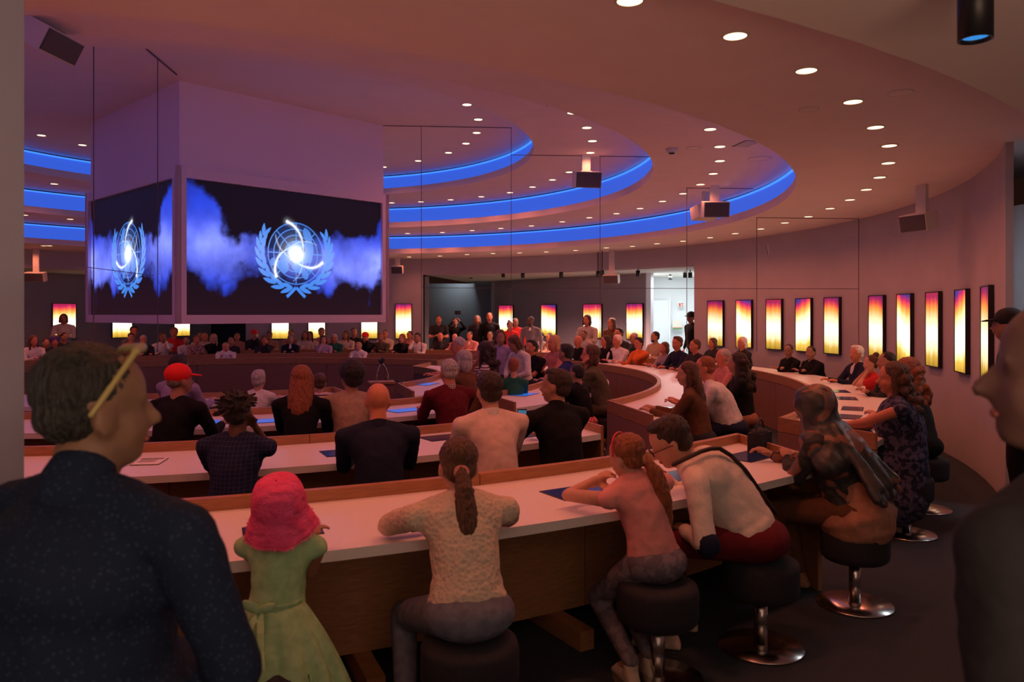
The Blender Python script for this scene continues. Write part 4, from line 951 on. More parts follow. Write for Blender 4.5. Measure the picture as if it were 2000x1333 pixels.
KNIT = K('cream_knit', (.66, .54, .42), 'knit', (.58, .46, .35), 30)
FLORAL = K('navy_floral', (.018, .02, .045), 'floral', (.09, .08, .14), 26)
FLORAL2 = K('pale_floral', (.45, .34, .30), 'floral', (.16, .06, .06), 40)
CHECKC = K('check_collar', (.6, .5, .4), 'check', (.15, .04, .04), 60)
STRIPEW = K('white_stripe', (.6, .5, .48), 'hstripe', (.08, .03, .04), 28)
STRIPEG = K('grey_stripe', (.42, .34, .36), 'stripe', (.15, .12, .16), 40)
MICRO = K('white_microcheck', (.72, .64, .58), 'dots', (.50, .40, .36), 150)
NAVYDOT = K('navy_dots', (.010, .020, .046), 'dots', (.026, .048, .10), 95)
REDDOT = K('red_sparkle', (.50, .02, .03), 'floral', (.7, .3, .3), 60)
M_REDCAP = mat('red_cap_cloth', (.80, .012, .012), 0.8); M_BLKCAP = mat('black_cap_cloth', (.012, .012, .014), 0.85)
def PL(hname):    # nearest-row helper
    return None
# ---------------------------------------------------------------- near standing people
def man_left_extra(c):
    hs = c['hs']; q = MB()
    for a, b in (((.086, -.020, .118), (.085, .010, .165)), ((.085, .010, .165), (.066, .052, .226)), ((-.086, -.020, .118), (-.085, .010, .165)), ((-.085, .010, .165), (-.066, .052, .226))):
        q.cap(V_(*a)*hs, .005*hs, V_(*b)*hs, .006*hs, 8)
    q.cap(V_(.066, .052, .226)*hs, .008*hs, V_(0, .075, .232)*hs, .010*hs, 8); q.cap(V_(0, .075, .232)*hs, .010*hs, V_(-.066, .052, .226)*hs, .008*hs, 8)
    q.xf(c['RH'], c['H0']); q.build('sunglasses', mat('olive_frame', (.40, .34, .12), 0.4), c['t'], True)
    b = MB(); s = c['s']; Nk = c['Nk']; b.cap(Nk+V_(0, -.02, .0)*s, .070*s, Nk+V_(0, -.005, .030)*s, .064*s, 16); rm(b, 'collar', cloth(NAVYDOT), c['t'], .009, 2)
    # ring on the left hand
    e, wr = c['AR'][1][1], c['AR'][1][2]; d = unit(wr-e); b = MB().lathe([(.010, -.004), (.0125, -.004), (.0125, .004), (.010, .004)], 14); b.xf(np.eye(3), wr+d*.11*s); b.build('ring', M_CHROME, c['t'])
person('balding man in a dotted navy shirt, sunglasses on his head, standing at left foreground', 188, 1.42, 664, pose='stand', face=72, yaw=-.62, pitch=.02, lean=.04, top=NAVYDOT, bottom='charcoal', hair='crop', hc='stubble', sk='t', arms=('down', [V_(.10, .22, 1.0), V_(1, -.5, -.3)]), det=2, group='standing visitors', w=1.20, belly=.10, parts=man_left_extra)
person('profile of a man in dark clothes at the right edge of the photo', 2085, 1.14, 560, pose='stand', face=120, yaw=.55, pitch=-.05, lean=.02, top='charcoal', bottom='charcoal', hair='crop', hc='stubble', sk='s', arms='down', det=2, group='standing visitors', w=1.1)
person('man in a dark cap standing behind the profile at the right edge', 1966, 6.2, 603, pose='stand', face=150, top='navy', bottom='black', hair='crop', hc='dark', sk='m', arms='down', det=0, group='standing visitors', parts=cap_hat(M_BLKCAP), shoes='white')
# ---------------------------------------------------------------- near row
def girl_extra(c):
    s, hs = c['s'], c['hs']; H0, RH = c['H0'], c['RH']
    # bucket hat
    n = 40; V = []; Fc = []; prof = [(0.004, .276), (.060, .272), (.096, .256), (.110, .228), (.120, .19), (.123, .155), (.122, .138), (.134, .112), (.149, .080), (.155, .050), (.158, .046), (.152, .046), (.138, .083), (.121, .118), (.107, .143)]
    rs = random.Random(3)
    q = MB(); m = len(prof)
    for i in range(n):
        a = 2*math.pi*i/n
        for r, z in prof:
            k = 1+max(0, r-.10)*(.5*math.sin(5*a+1)+.35*math.sin(9*a))+ (rs.uniform(-.012, .012) if r > .15 else 0); V.append((r*k*math.cos(a)*hs*.93, (-.012+r*k*math.sin(a)*1.02)*hs, (z-.006*math.sin(3*a)*(r > .12))*hs))
    for i in range(n):
        j = (i+1) % n
        for k in range(m-1): Fc.append((i*m+k, j*m+k, j*m+k+1, i*m+k+1))
    q.add(V, Fc); q.xf(RH*1.08, H0)
    hat = q.build('bucket_hat', mat('pink_terry', (.90, .12, .30), 0.95, kind='plain', col2=(.80, .08, .22), sc_=25, bump=0.8, spec=0.1), c['t'], True)
    f = MB()                                # frayed brim edge
    for i in range(170):
        a = 2*math.pi*i/170; r = .157*(1+.07*(.5*math.sin(5*a+1)+.35*math.sin(9*a))); p = V_(r*math.cos(a)*.93, -.012+r*math.sin(a)*1.02, .046)*hs
        d = V_(math.cos(a)+rs.uniform(-.6, .6), math.sin(a)+rs.uniform(-.6, .6), rs.uniform(-.9, .5))*.009*hs; f.cap(p, .0022*hs, p+d, .0012*hs, 4)
    f.xf(RH*1.08, H0); f.build('frayed_edge', mat('pink_fray', (.90, .16, .34), 0.95), hat)
    # pleated skirt of the dress
    P_ = c['P']; DM = cloth(GREEN); q = MB(); V = []; Fc = []; n = 96; rows = 12
    for k in range(rows+1):
        t = k/rows; z = P_[2]+.13*s-t*.50*s; R = (.118+.30*t**.85-.05*t*t)*s
        for i in range(n):
            a = 2*math.pi*i/n; pl = 1+.20*t**.6*(abs(math.sin(7.5*a+.7*math.sin(3*a)))-.6)+.04*t*math.sin(7*a+2)
            V.append((R*pl*math.cos(a)*1.05, (R*pl*math.sin(a)*.85-.02*t*s), z-.03*t*math.sin(4*a)*s))
    for k in range(rows):
        for i in range(n):
            j = (i+1) % n; Fc.append((k*n+i, (k+1)*n+i, (k+1)*n+j, k*n+j))
    q.add(V, Fc); o = q.build('skirt', DM, c['t'], True); md = o.modifiers.new('t', 'SOLIDIFY'); md.thickness = .004
    # waist band and bow
    b = MB().lathe([(.120*s, -.012*s), (.129*s, -.010*s), (.129*s, .010*s), (.120*s, .012*s)], 40); b.v = [v*np.array([1.05, .88, 1])+P_+V_(0, 0, .13*s) for v in b.v]; b.build('waist_band', DM, c['t'], True)
    b = MB(); k0 = P_+V_(-.045*s, -.128*s, .13*s)
    b.ell(k0, (.016*s, .012*s, .016*s)); b.ell(k0+V_(-.042, -.012, .018)*s, (.058*s, .014*s, .028*s), rotm(0, .5, 0)); b.ell(k0+V_(.040, -.012, .010)*s, (.052*s, .014*s, .024*s), rotm(0, -.35, 0))
    rm(b, 'bow', DM, c['t'], .006, 1)
    for x, l in ((-.035, .26), (.03, .24)):
        r_ = MB(); pts = [k0, k0+V_(x, -.095, -.08)*s, k0+V_(x*1.6, -.155, -.17)*s, k0+V_(x*2.0, -.185, -l*.9)*s]
        for a, bb in zip(pts, pts[1:]): 
            d = (a+bb)/2; r_.add([a+V_(-.016, 0, 0)*s, a+V_(.016, 0, 0)*s, bb+V_(.018, 0, 0)*s, bb+V_(-.018, 0, 0)*s, a+V_(-.016, .004, 0)*s, a+V_(.016, .004, 0)*s, bb+V_(.018, .004, 0)*s, bb+V_(-.018, .004, 0)*s], [(0,1,2,3), (7,6,5,4), (0,4,5,1), (1,5,6,2), (2,6,7,3), (3,7,4,0)])
        r_.build('sash_tail', DM, c['t'])
    for z in (.17, .25, .32): MB().ell(c['P']+c['u']*z*s*1.35+V_(.0, -.118*s, .0), (.006*s, .004*s, .006*s), n=8, m=6).build('button', M_PAPER, c['t'])
GREEN = K('sage_green', (.36, .60, .32), 'weave', (.28, .48, .25), 30)
person('small girl in a pink fringed bucket hat and green dress, at the near desk', 548, 2.86, 962, face=92, lean=.24, pitch=-.38, top=GREEN, bottom=None, hair='crop', hc='brown', sk='m', arms='fold', det=2, sleeve='none', group='visitors at the near desk row', parts=girl_extra, dress=True, shoes='pink', w=1.02, seat=.50, scl=.70, stool_label='dark stool under the small girl in the green dress')
def scrunchie(m_, col='pink'):
    def f(c):
        hs = c['hs']; q = MB()
        for j in range(12):
            a = 2*math.pi*j/12; q.ell(V_(.022*math.cos(a), -.118+.006*math.sin(a), .095+.020*math.sin(a))*hs, (.013*hs, .013*hs, .013*hs), n=8, m=6)
        q.xf(c['RH'], c['H0']); rm(q, 'scrunchie', m_, c['t'], .006, 1, 'c', .004, .01)
    return f
def hemband(m_):
    def f(c):
        s, w = c['s'], c['w']; b = MB().lathe([(.150*s*w, -.015*s), (.162*s*w, -.013*s), (.162*s*w, .013*s), (.150*s*w, .015*s)], 40); b.v = [v*np.array([1, .80, 1]) for v in b.v]; b.xf(c['R0'], c['P']+c['u']*.03*s); b.build('hem', m_, c['t'], True)
    return f
person('teenage girl with a long ponytail in a cream knitted jumper, at the near desk', 895, 3.18, 868, face=106, lean=.34, pitch=.22, yaw=-.1, top=KNIT, bottom=K('washed_denim', (.16, .17, .22), 'weave', (.11, .12, .16), 30), hair='ponytail', hc='brown', sk='l', arms=([V_(-.04, .40, HT+.06), V_(-1, .25, -.15)], [V_(.04, .42, HT+.06), V_(1, .25, -.2)]), det=2, group='visitors at the near desk row', parts=scrunchie(cloth('rose')), w=1.06, seat=.46, feet=(V_(-.22, .16, .09), V_(.10, .30, .09)), scl=.93, shoes='pale')
def pinkgirl(c):
    hs = c['hs']; headband(mat('red_band', (.6, .02, .03), .4))(c)
person('girl with a fair ponytail in a pink top, leaning on the near desk', 1222, 3.66, 857, face=110, lean=.16, side=-.18, pitch=.18, yaw=.55, roll=-.15, top=K('pink_cotton', (.80, .33, .32), 'weave', (.72, .28, .27), 20), bottom=K('grey_velour', (.20, .17, .21), 'blotch', (.13, .11, .14), 22), hair='ponytail', hc='auburn', sk='l', arms=([V_(-.13, .34, HT+.12), V_(-1, .25, -.25)], 'fold'), det=2, sleeve='none', group='visitors at the near desk row', parts=multi(pinkgirl, scrunchie(cloth('tan'))), w=.95, seat=.46, scl=.86, feet=(V_(-.14, -.02, .09), V_(-.02, .02, .09)), shoes='cream')
def man4(c):
    strap_part(mat('leather_strap', (.03, .014, .010), .5), 'bag_strap', -1)(c)
    e, wr = c['AR'][0][1], c['AR'][0][2]; MB().ell(e+V_(0, -.012, -.006), (.060, .060, .066)).build('elbow_patch', cloth('navy'), c['t'], True)
person('man in a white check shirt and maroon trousers leaning down to the girl in pink', 1306, 4.02, 832, face=166, lean=.60, pitch=.52, yaw=.25, bend=.28, top=MICRO, bottom='maroon', hair='short', hc='dark', sk='l', arms=(V_(-.10, .34, .60), V_(.22, .46, HT+.05)), det=2, group='visitors at the near desk row', glasses=True, parts=man4, w=1.06, seat=.46, scl=1.04, feet=(V_(-.12, .42, .09), V_(.13, .34, .09)), shoes='cream', hipoff=(0, -.02))
def hijab(c):
    s, hs = c['s'], c['hs']; q = MB(); H0 = c['H0']; RH = c['RH']; SC = mat('silk_scarf', (.020, .026, .026), .45, kind='scarf', col2=(.05, .045, .045), sc_=3.4, bump=.15)
    h = MB(); h.ell((0, -.020*hs, .155*hs), (.116*hs, .126*hs, .114*hs), n=18, m=12); h.ell((0, -.030*hs, .05*hs), (.112*hs, .108*hs, .12*hs)); h.ell((0, .03*hs, .02*hs), (.075*hs, .07*hs, .05*hs)); h.xf(RH, H0)
    q.v += h.v; q.f += h.f; q.n += h.n
    Nk, P_, u = c['Nk'], c['P'], c['u']
    q.ell(Nk+V_(0, -.02, .0)*s, (.15*s, .12*s, .10*s)); q.ell(Nk-u*.14*s+V_(0, -.05, 0)*s, (.21*s, .13*s, .20*s), c['R0']); q.cap(Nk-u*.1*s+V_(0.02, -.10, 0)*s, .12*s, P_+V_(.03, -.12*1, .14)*s, .10*s, 14)
    q.cap(Nk+V_(-.14, .02, -.04)*s, .07*s, P_+V_(-.20, .06, .28)*s, .085*s, 12); q.cap(Nk+V_(.15, 0, -.04)*s, .07*s, P_+V_(.22, -.02, .20)*s, .09*s, 12)
    for i in range(9):
        x = -.16+.04*i; q.cap(Nk+V_(x*.5, -.10, .05)*s, .020*s, P_+V_(x*1.3, -.20, .12+.05*math.sin(i*2))*s, .030*s, 8)
    rm(q, 'headscarf', SC, c['t'], .012, 2, 'c', .02, .09)
    k = MB(); k.cap(P_+V_(0, 0, .06)*s, .16*s, P_+V_(.0, -.03, -.04)*s, .22*s, 18); k.ell(P_+V_(.16, -.05, -.03)*s, (.16*s, .13*s, .10*s)); rm(k, 'skirt_drape', cloth('tan'), c['t'], .012, 3, 'c', .02, .08)
person('woman in a dark patterned silk headscarf and tan drape at the near desk', 1588, 4.66, 768, face=140, lean=.34, pitch=.22, yaw=-.2, top=K('silk_drape', (.020, .026, .026), 'scarf', (.05, .045, .045), 5.0), bottom='brown', hair=None, sk='m', arms=('fold', 'desk'), det=2, group='visitors at the near desk row', parts=hijab, seat=.46, scl=1.0, w=1.06, shoes='tan')
def floral(c):
    s = c['s']; P_ = c['P']; q = MB(); q.ell(P_+V_(0, .0, .02)*s, (.19*s, .17*s, .14*s)); q.cap(P_+V_(0, .03, -.02)*s, .21*s, P_+V_(.0, .06, -.26)*s, .25*s, 16)
    for i, (h_, k, a) in enumerate(c['LG']): q.cap(h_, .13*s, k, .12*s, 14); q.cap(k, .12*s, k+(a-k)*.75, .13*s, 14)
    rm(q, 'skirt', cloth(FLORAL), c['t'], .014, 3, 'c', .03, .07)
    e, wr = c['AR'][0][1], c['AR'][0][2]; d = unit(wr-e)
person('woman with long brown hair in a sleeveless dark floral dress, arms on the outer desk', 1742, 5.98, 710, face=158, lean=.10, pitch=.05, yaw=.1, top=FLORAL, bottom=None, hair='long_wavy', hc='brown', sk='r', arms=(V_(-.05, .52, HT+.05), V_(.12, .44, HT+.05)), det=2, sleeve='none', group='visitors at the outer right desk', parts=floral, seat=.46, scl=1.0, w=1.30, dress=True, shoes='tan')
person('woman with light brown long hair directly behind the floral dress', 1768, 6.75, 700, face=160, lean=.22, top='charcoal', bottom='black', hair='long_wavy', hc='auburn', sk='l', arms='fold', det=1, group='visitors at the outer right desk', shoes='charcoal')
person('dark haired man beside the woman in red at the outer right desk', 1731, 8.9, 688, face=168, lean=.2, top='charcoal', bottom='black', hair='crop', hc='black', sk='m', arms='fold', det=1, group='visitors at the outer right desk')
person('woman in a red top with pulled back hair, hands raised, at the outer right desk', 1700, 9.6, 695, face=172, lean=.2, yaw=.1, top='red', bottom='black', hair='bun', hc='brown', sk='l', arms=('chin', 'chin'), det=1, group='visitors at the outer right desk', sleeve='short')
def suit(c):
    s = c['s']; q = MB(); q.ell(c['Ch']+V_(0, .085, .04)*s, (.055*s, .04*s, .15*s), c['R0']); q.cap(c['Nk']+V_(0, .0, -.01)*s, .060*s, c['Nk']+V_(0, .0, .03)*s, .058*s); rm(q, 'dress_shirt', cloth('white'), c['t'], .012, 1)
person('white haired man in a dark suit and open white shirt at the outer right desk', 1672, 10.6, 676, face=188, lean=.08, yaw=.25, top='navy', bottom='navy', hair='short', hc='white', sk='r', arms='desk', det=1, group='visitors at the outer right desk', parts=suit)
person('heavy man in black leaning on the outer desk, right one of two', 1583, 12.2, 677, face=196, lean=.32, yaw=.5, top='black', bottom='black', hair='crop', hc='dark', sk='m', arms='fold', det=1, group='visitors at the outer right desk', w=1.2, belly=.1)
person('man in black with glasses leaning on the outer desk, left one of two', 1540, 12.7, 673, face=200, lean=.32, yaw=.5, top='black', bottom='black', hair='crop', hc='dark', sk='m', arms='fold', det=1, group='visitors at the outer right desk', glasses=True)
# ---------------------------------------------------------------- second near row
person('man with spiky dreadlocks in a navy grid shirt, second desk row', 466, 4.46, 768, face=88, lean=.2, top=NAVYGRID, bottom='charcoal', hair='spikes', hc='black', sk='d', arms=('desk', 'cheek'), det=1, sleeve='short', group='visitors at the second near row', w=1.04)
person('bald man in a navy shirt, second desk row', 738, 4.78, 749, face=104, lean=.22, pitch=.1, top='navy', bottom='charcoal', hair='bald', sk='r', arms='desk', det=1, group='visitors at the second near row', w=1.14, collar='navy')
def redtop(c): pass
person('dark haired man in a creased white shirt, second desk row', 955, 5.12, 728, face=112, lean=.24, pitch=.06, top=K('white_linen', (.74, .58, .52), 'weave', (.66, .50, .45), 24), bottom='charcoal', hair='short', hc='dark', sk='l', arms='desk', det=1, group='visitors at the second near row', w=1.1, collar='white')
def phone(c):
    e, wr = c['AR'][0][1], c['AR'][0][2]
person('man in a black shirt turned to his left, right end of the second desk row', 1084, 5.42, 722, face=122, lean=.16, yaw=.75, top='black', bottom='black', hair='short', hc='dark', sk='m', arms=(V_(-.20, .36, HT+.16), 'desk'), det=1, group='visitors at the second near row', w=1.12, collar='black')
p = P(1020, 5.75); t = thing('phone', 'phone with a bluish lit screen held beside the man in the black shirt', 'phone', (p.x, p.y, .92), 0)
MB().box((0, 0, 0), (.07, .009, .14)).build('case', M_BLACK, t); MB().box((0, -.006, 0), (.062, .002, .125)).build('display', mat('phone_glow', (.02, .03, .04), .3, emit=(.05, .13, .22), estr=1), t)
# ---------------------------------------------------------------- third and innermost near rows
person('man in a bright red cap and black jacket, third desk row', 352, 6.06, 714, face=72, lean=.2, yaw=-.5, top='black', bottom='black', hair='crop', hc='dgrey', sk='m', arms='desk', det=1, group='visitors at the third near row', parts=cap_hat(M_REDCAP), w=1.14)
person('woman with dark pinned-up hair in a sheer lavender top, behind the red cap', 351, 7.75, 694, face=75, lean=.2, top='lavender', bottom='charcoal', hair='short', hc='dark', sk='l', arms='desk', det=1, group='visitors at the innermost near row')
person('woman with long auburn hair and black top seen from behind', 590, 6.35, 715, face=94, lean=.18, top='black', bottom='black', hair='long', hc='auburn', sk='l', arms='desk', det=2, vox=.016, group='visitors at the third near row', w=1.02)
person('black haired man in a beige shirt turned to his left, third desk row', 685, 6.5, 709, face=100, lean=.2, yaw=.55, top='beige', bottom='charcoal', hair='afro', hc='black', sk='m', arms='desk', det=1, group='visitors at the third near row', w=1.08)
person('child with short fair hair in a white top, innermost near desk', 506, 7.85, 724, face=86, lean=.2, top='white', bottom='charcoal', hair='short', hc='grey', sk='l', arms='desk', det=1, group='visitors at the innermost near row')
person('child in a striped white top partly behind the auburn hair', 625, 8.0, 731, face=98, lean=.2, top=STRIPEW, bottom='charcoal', hair='short', hc='brown', sk='l', arms='desk', det=1, group='visitors at the innermost near row')
person('grey haired man in a burgundy jumper with checked collar, third desk row', 876, 7.05, 702, face=122, lean=.18, top='maroon', bottom='charcoal', hair='crop', hc='grey', sk='r', arms='desk', det=1, group='visitors at the third near row', w=1.12, collar=CHECKC)
# ---------------------------------------------------------------- right block, inner rows
G3 = 'visitors in the right block'
person('older woman with short grey hair in a brown jacket, behind the burgundy jumper', 903, 8.75, 685, face=150, lean=.2, top='brown', bottom='charcoal', hair='bob', hc='grey', sk='r', arms='desk', det=1, group=G3)
person('man with curly grey hair behind the grey haired woman', 893, 11.6, 661, face=200, lean=.1, top='rose', bottom='charcoal', hair='curly_short', hc='grey', sk='r', arms='desk', group=G3, w=.95)
person('woman with long dark hair in a striped white top, bare arm raised', 945, 9.7, 668, face=175, lean=.14, yaw=-.3, top=STRIPEW, bottom='charcoal', hair='long_wavy', hc='dark', sk='r', arms=('fold', 'cheek'), sleeve='short', det=1, group=G3)
person('boy with brown hair in a white shirt standing and bending over the desk', 1003, 10.1, 652, pose='stand', face=215, lean=.12, bend=.25, pitch=.55, top='white', bottom='charcoal', hair='bob', hc='brown', sk='m', arms='lap', det=1, group='standing visitors')
person('woman with a brown bob in a lavender top standing beside the boy in white', 977, 10.9, 644, pose='stand', face=240, pitch=.2, yaw=.6, top='lavender', bottom='charcoal', hair='bob', hc='brown', sk='m', arms='down', det=1, group='standing visitors')
person('small child with reddish hair in a green jumper, seen from behind', 1003, 9.1, 697, face=95, lean=.05, top='green', bottom='green', hair='short', hc='auburn', sk='l', arms='desk', det=1, group=G3, scl=.72)
person('dark haired man in a black polo shirt with bare forearms on the desk', 1037, 12.1, 665, face=230, lean=.2, top='black', bottom='black', hair='short', hc='black', sk='r', arms='fold', sleeve='short', det=1, group=G3, w=1.1)
person('fair haired woman in a rose top with a wrist watch', 1081, 12.4, 656, face=215, lean=.16, top='rose', bottom='charcoal', hair='bob', hc='blond', sk='r', arms='desk', group=G3)
person('black haired person in a blue hooded jacket', 1104, 10.3, 673, face=150, lean=.2, top='blue', bottom='charcoal', hair='short', hc='black', sk='m', arms='desk', det=1, group=G3, w=1.0, collar='blue')
person('dark haired person in a black cardigan over a red sparkling dress', 1126, 8.35, 712, face=140, lean=.22, top='black', bottom=REDDOT, hair='crop', hc='black', sk='m', arms='desk', det=1, group=G3)
person('woman with brown bobbed hair in an olive jacket, chin on her hand', 1152, 9.35, 675, face=170, lean=.28, pitch=-.05, yaw=.2, top='olive', bottom='olive', hair='bob', hc='brown', sk='r', arms=('cheek', 'desk'), det=1, group=G3, w=1.05)
person('bald man with black shirt between the pale blazer and the blue hood', 1129, 15.2, 656, face=215, lean=.14, top='black', bottom='black', hair='fringe', hc='grey', sk='r', arms='desk', group=G3)
person('woman with long dark curls and black top beside the white haired man', 1182, 15.2, 656, face=225, lean=.15, yaw=-.4, top='black', bottom='black', hair='long_wavy', hc='dark', sk='r', arms='desk', group=G3)
person('white haired man in a white shirt with folded arms on the desk', 1205, 15.0, 655, face=225, lean=.22, yaw=-.3, top='white', bottom='charcoal', hair='short', hc='white', sk='r', arms='fold', group=G3, w=1.08)
person('black haired woman in an orange top, chin on her hand', 1247, 14.5, 660, face=215, lean=.25, top='orange', bottom='black', hair='short', hc='black', sk='r', arms=('chin', 'desk'), group=G3)
person('man with glasses and a light cap of hair in front of a light box', 1237, 17.3, 650, face=215, lean=.15, yaw=-.3, top='charcoal', bottom='charcoal', hair='crop', hc='grey', sk='r', arms='desk', group=G3, glasses=True)
person('bearded dark haired man in a beige shirt before the white doorway', 1279, 16.6, 648, face=215, lean=.15, yaw=-.3, top='beige', bottom='charcoal', hair='crop', hc='black', sk='m', arms='clasp', group=G3, beard='dark')
person('brown haired woman in a striped shirt turned away from the camera', 1297, 13.8, 669, face=205, lean=.25, yaw=.2, top=STRIPEG, bottom='charcoal', hair='bob', hc='brown', sk='r', arms='desk', group=G3)
person('man with thick brown hair in a dark jacket below the doorway', 1322, 13.4, 658, face=205, lean=.2, yaw=.2, top='navy', bottom='charcoal', hair='short', hc='brown', sk='r', arms='desk', group=G3)
person('man with red lit face and dark jacket right of the doorway', 1357, 12.8, 663, face=205, lean=.2, yaw=-.2, top='charcoal', bottom='charcoal', hair='crop', hc='brown', sk='r', arms='desk', group=G3, w=1.1)
person('brown haired woman in a dark cardigan under the first light box', 1391, 15.4, 661, face=205, lean=.15, top='charcoal', bottom='charcoal', hair='bob', hc='brown', sk='r', arms='desk', group=G3)
person('white haired man in a dark jacket turned left, under a light box', 1449, 14.3, 659, face=195, lean=.2, yaw=.4, top='charcoal', bottom='charcoal', hair='bob', hc='white', sk='r', arms='desk', group=G3)
person('person with pinkish grey hair behind the bald man in the white t-shirt', 1411, 9.9, 682, face=190, lean=.2, top='rose', bottom='charcoal', hair='crop', hc='grey', sk='r', arms='desk', det=1, group=G3)
person('bald man in a white t-shirt leaning forward, seen from behind', 1376, 7.85, 697, face=168, lean=.42, pitch=.12, bend=.1, top='white', bottom='navy', hair='crop', hc='auburn', sk='r', arms='desk', det=1, group=G3, w=1.14, sleeve='short')
person('woman with long straight brown hair and dark top left of the white t-shirt', 1341, 7.2, 708, face=160, lean=.2, pitch=.05, yaw=.3, top='brown', bottom='charcoal', hair='long', hc='brown', sk='l', arms='desk', det=1, group=G3)
person('woman with big dark curly hair, black top and tan skirt', 1438, 8.5, 690, face=172, lean=.12, top='black', bottom='tan', hair='long_big', hc='dark', sk='m', arms='desk', det=1, group=G3, sleeve='short')
# ---------------------------------------------------------------- standing people at the far side
GS = 'visitors standing at the far side'
person('man in a dark polo shirt standing at the left of the grey bay', 857, 20.5, 616, pose='stand', face=270, top='charcoal', bottom='black', hair='crop', hc='dark', sk='r', arms='clasp', group=GS, w=1.1, sleeve='short')
person('person raising a camera in front of the grey bay', 889, 20.9, 621, pose='stand', face=285, yaw=-.3, top='black', bottom='black', hair='short', hc='dark', sk='l', arms=('up', 'up'), group=GS)
p = P(894, 20.55); tt = thing('camera', 'dark camera held up in front of the grey bay', 'camera', (p.x, p.y, ztop(611, 20.55)), .2)
MB().box((0, 0, 0), (.15, .07, .10)).build('housing', M_BLACK, tt); MB().lathe([(.001, 0), (.035, 0), (.035, .08), (.001, .08)], 16, (0, -.03, 0), rotm(math.pi/2, 0, 0)).build('lens', M_DGREY, tt)
person('person in a patterned dark scarf, third of those before the grey bay', 932, 20.6, 616, pose='stand', face=272, top='charcoal', bottom='black', hair='bob', hc='dgrey', sk='m', arms='down', group=GS)
person('tall balding man in black at the right of the grey bay', 956, 20.4, 610, pose='stand', face=270, top='black', bottom='black', hair='crop', hc='brown', sk='r', arms='down', group=GS, w=1.05)
person('man in dark red standing in front of the light box, taller one of the pair', 1007, 19.9, 621, pose='stand', face=265, yaw=.4, top='red', bottom='black', hair='crop', hc='dark', sk='m', arms='down', group=GS)
person('woman in dark red standing in front of the light box, shorter one of the pair', 996, 19.2, 628, pose='stand', face=265, yaw=.4, top='red', bottom='black', hair='bun', hc='dark', sk='m', arms='down', group=GS)
def blazer(c): suit(c)
person('bearded man in a grey blazer over a white shirt, standing', 1036, 18.6, 618, pose='stand', face=250, yaw=-.5, top='grey', bottom='charcoal', hair='crop', hc='black', sk='d', arms='down', group=GS, w=1.08, beard='black', parts=blazer)
person('woman with long dark hair in a pale blazer, standing', 1146, 17.0, 615, pose='stand', face=235, top='pale', bottom='charcoal', hair='bob', hc='dark', sk='r', arms='clasp', group=GS, w=1.05)
person('dark haired child held in front of the woman in the pale blazer', 1140, 16.6, 646, zt=None, pose='stand', face=235, top='pale', bottom='charcoal', hair='crop', hc='dark', sk='m', arms='down', group=GS)
person('young woman with long brown hair standing between two light boxes', 1194, 17.4, 621, pose='stand', face=230, yaw=-.3, top='brown', bottom='charcoal', hair='long', hc='brown', sk='r', arms='down', group=GS)
person('dark haired man behind the white haired man in white', 1208, 17.0, 641, face=225, lean=.1, top='charcoal', bottom='charcoal', hair='short', hc='black', sk='r', arms='desk', group=G3, glasses=True)
person('man in a dark cap and jacket standing in the white doorway', 1349, 17.6, 609, pose='stand', face=200, yaw=.3, top='black', bottom='black', hair='crop', hc='dark', sk='m', arms='down', group=GS, w=1.1, parts=cap_hat(M_BLKCAP))
person('woman in a white jacket standing in front of the leftmost light box', 124, 19.5, 613, pose='stand', face=290, top='white', bottom='charcoal', hair='bob', hc='brown', sk='r', arms='clasp', group=GS, w=1.08)
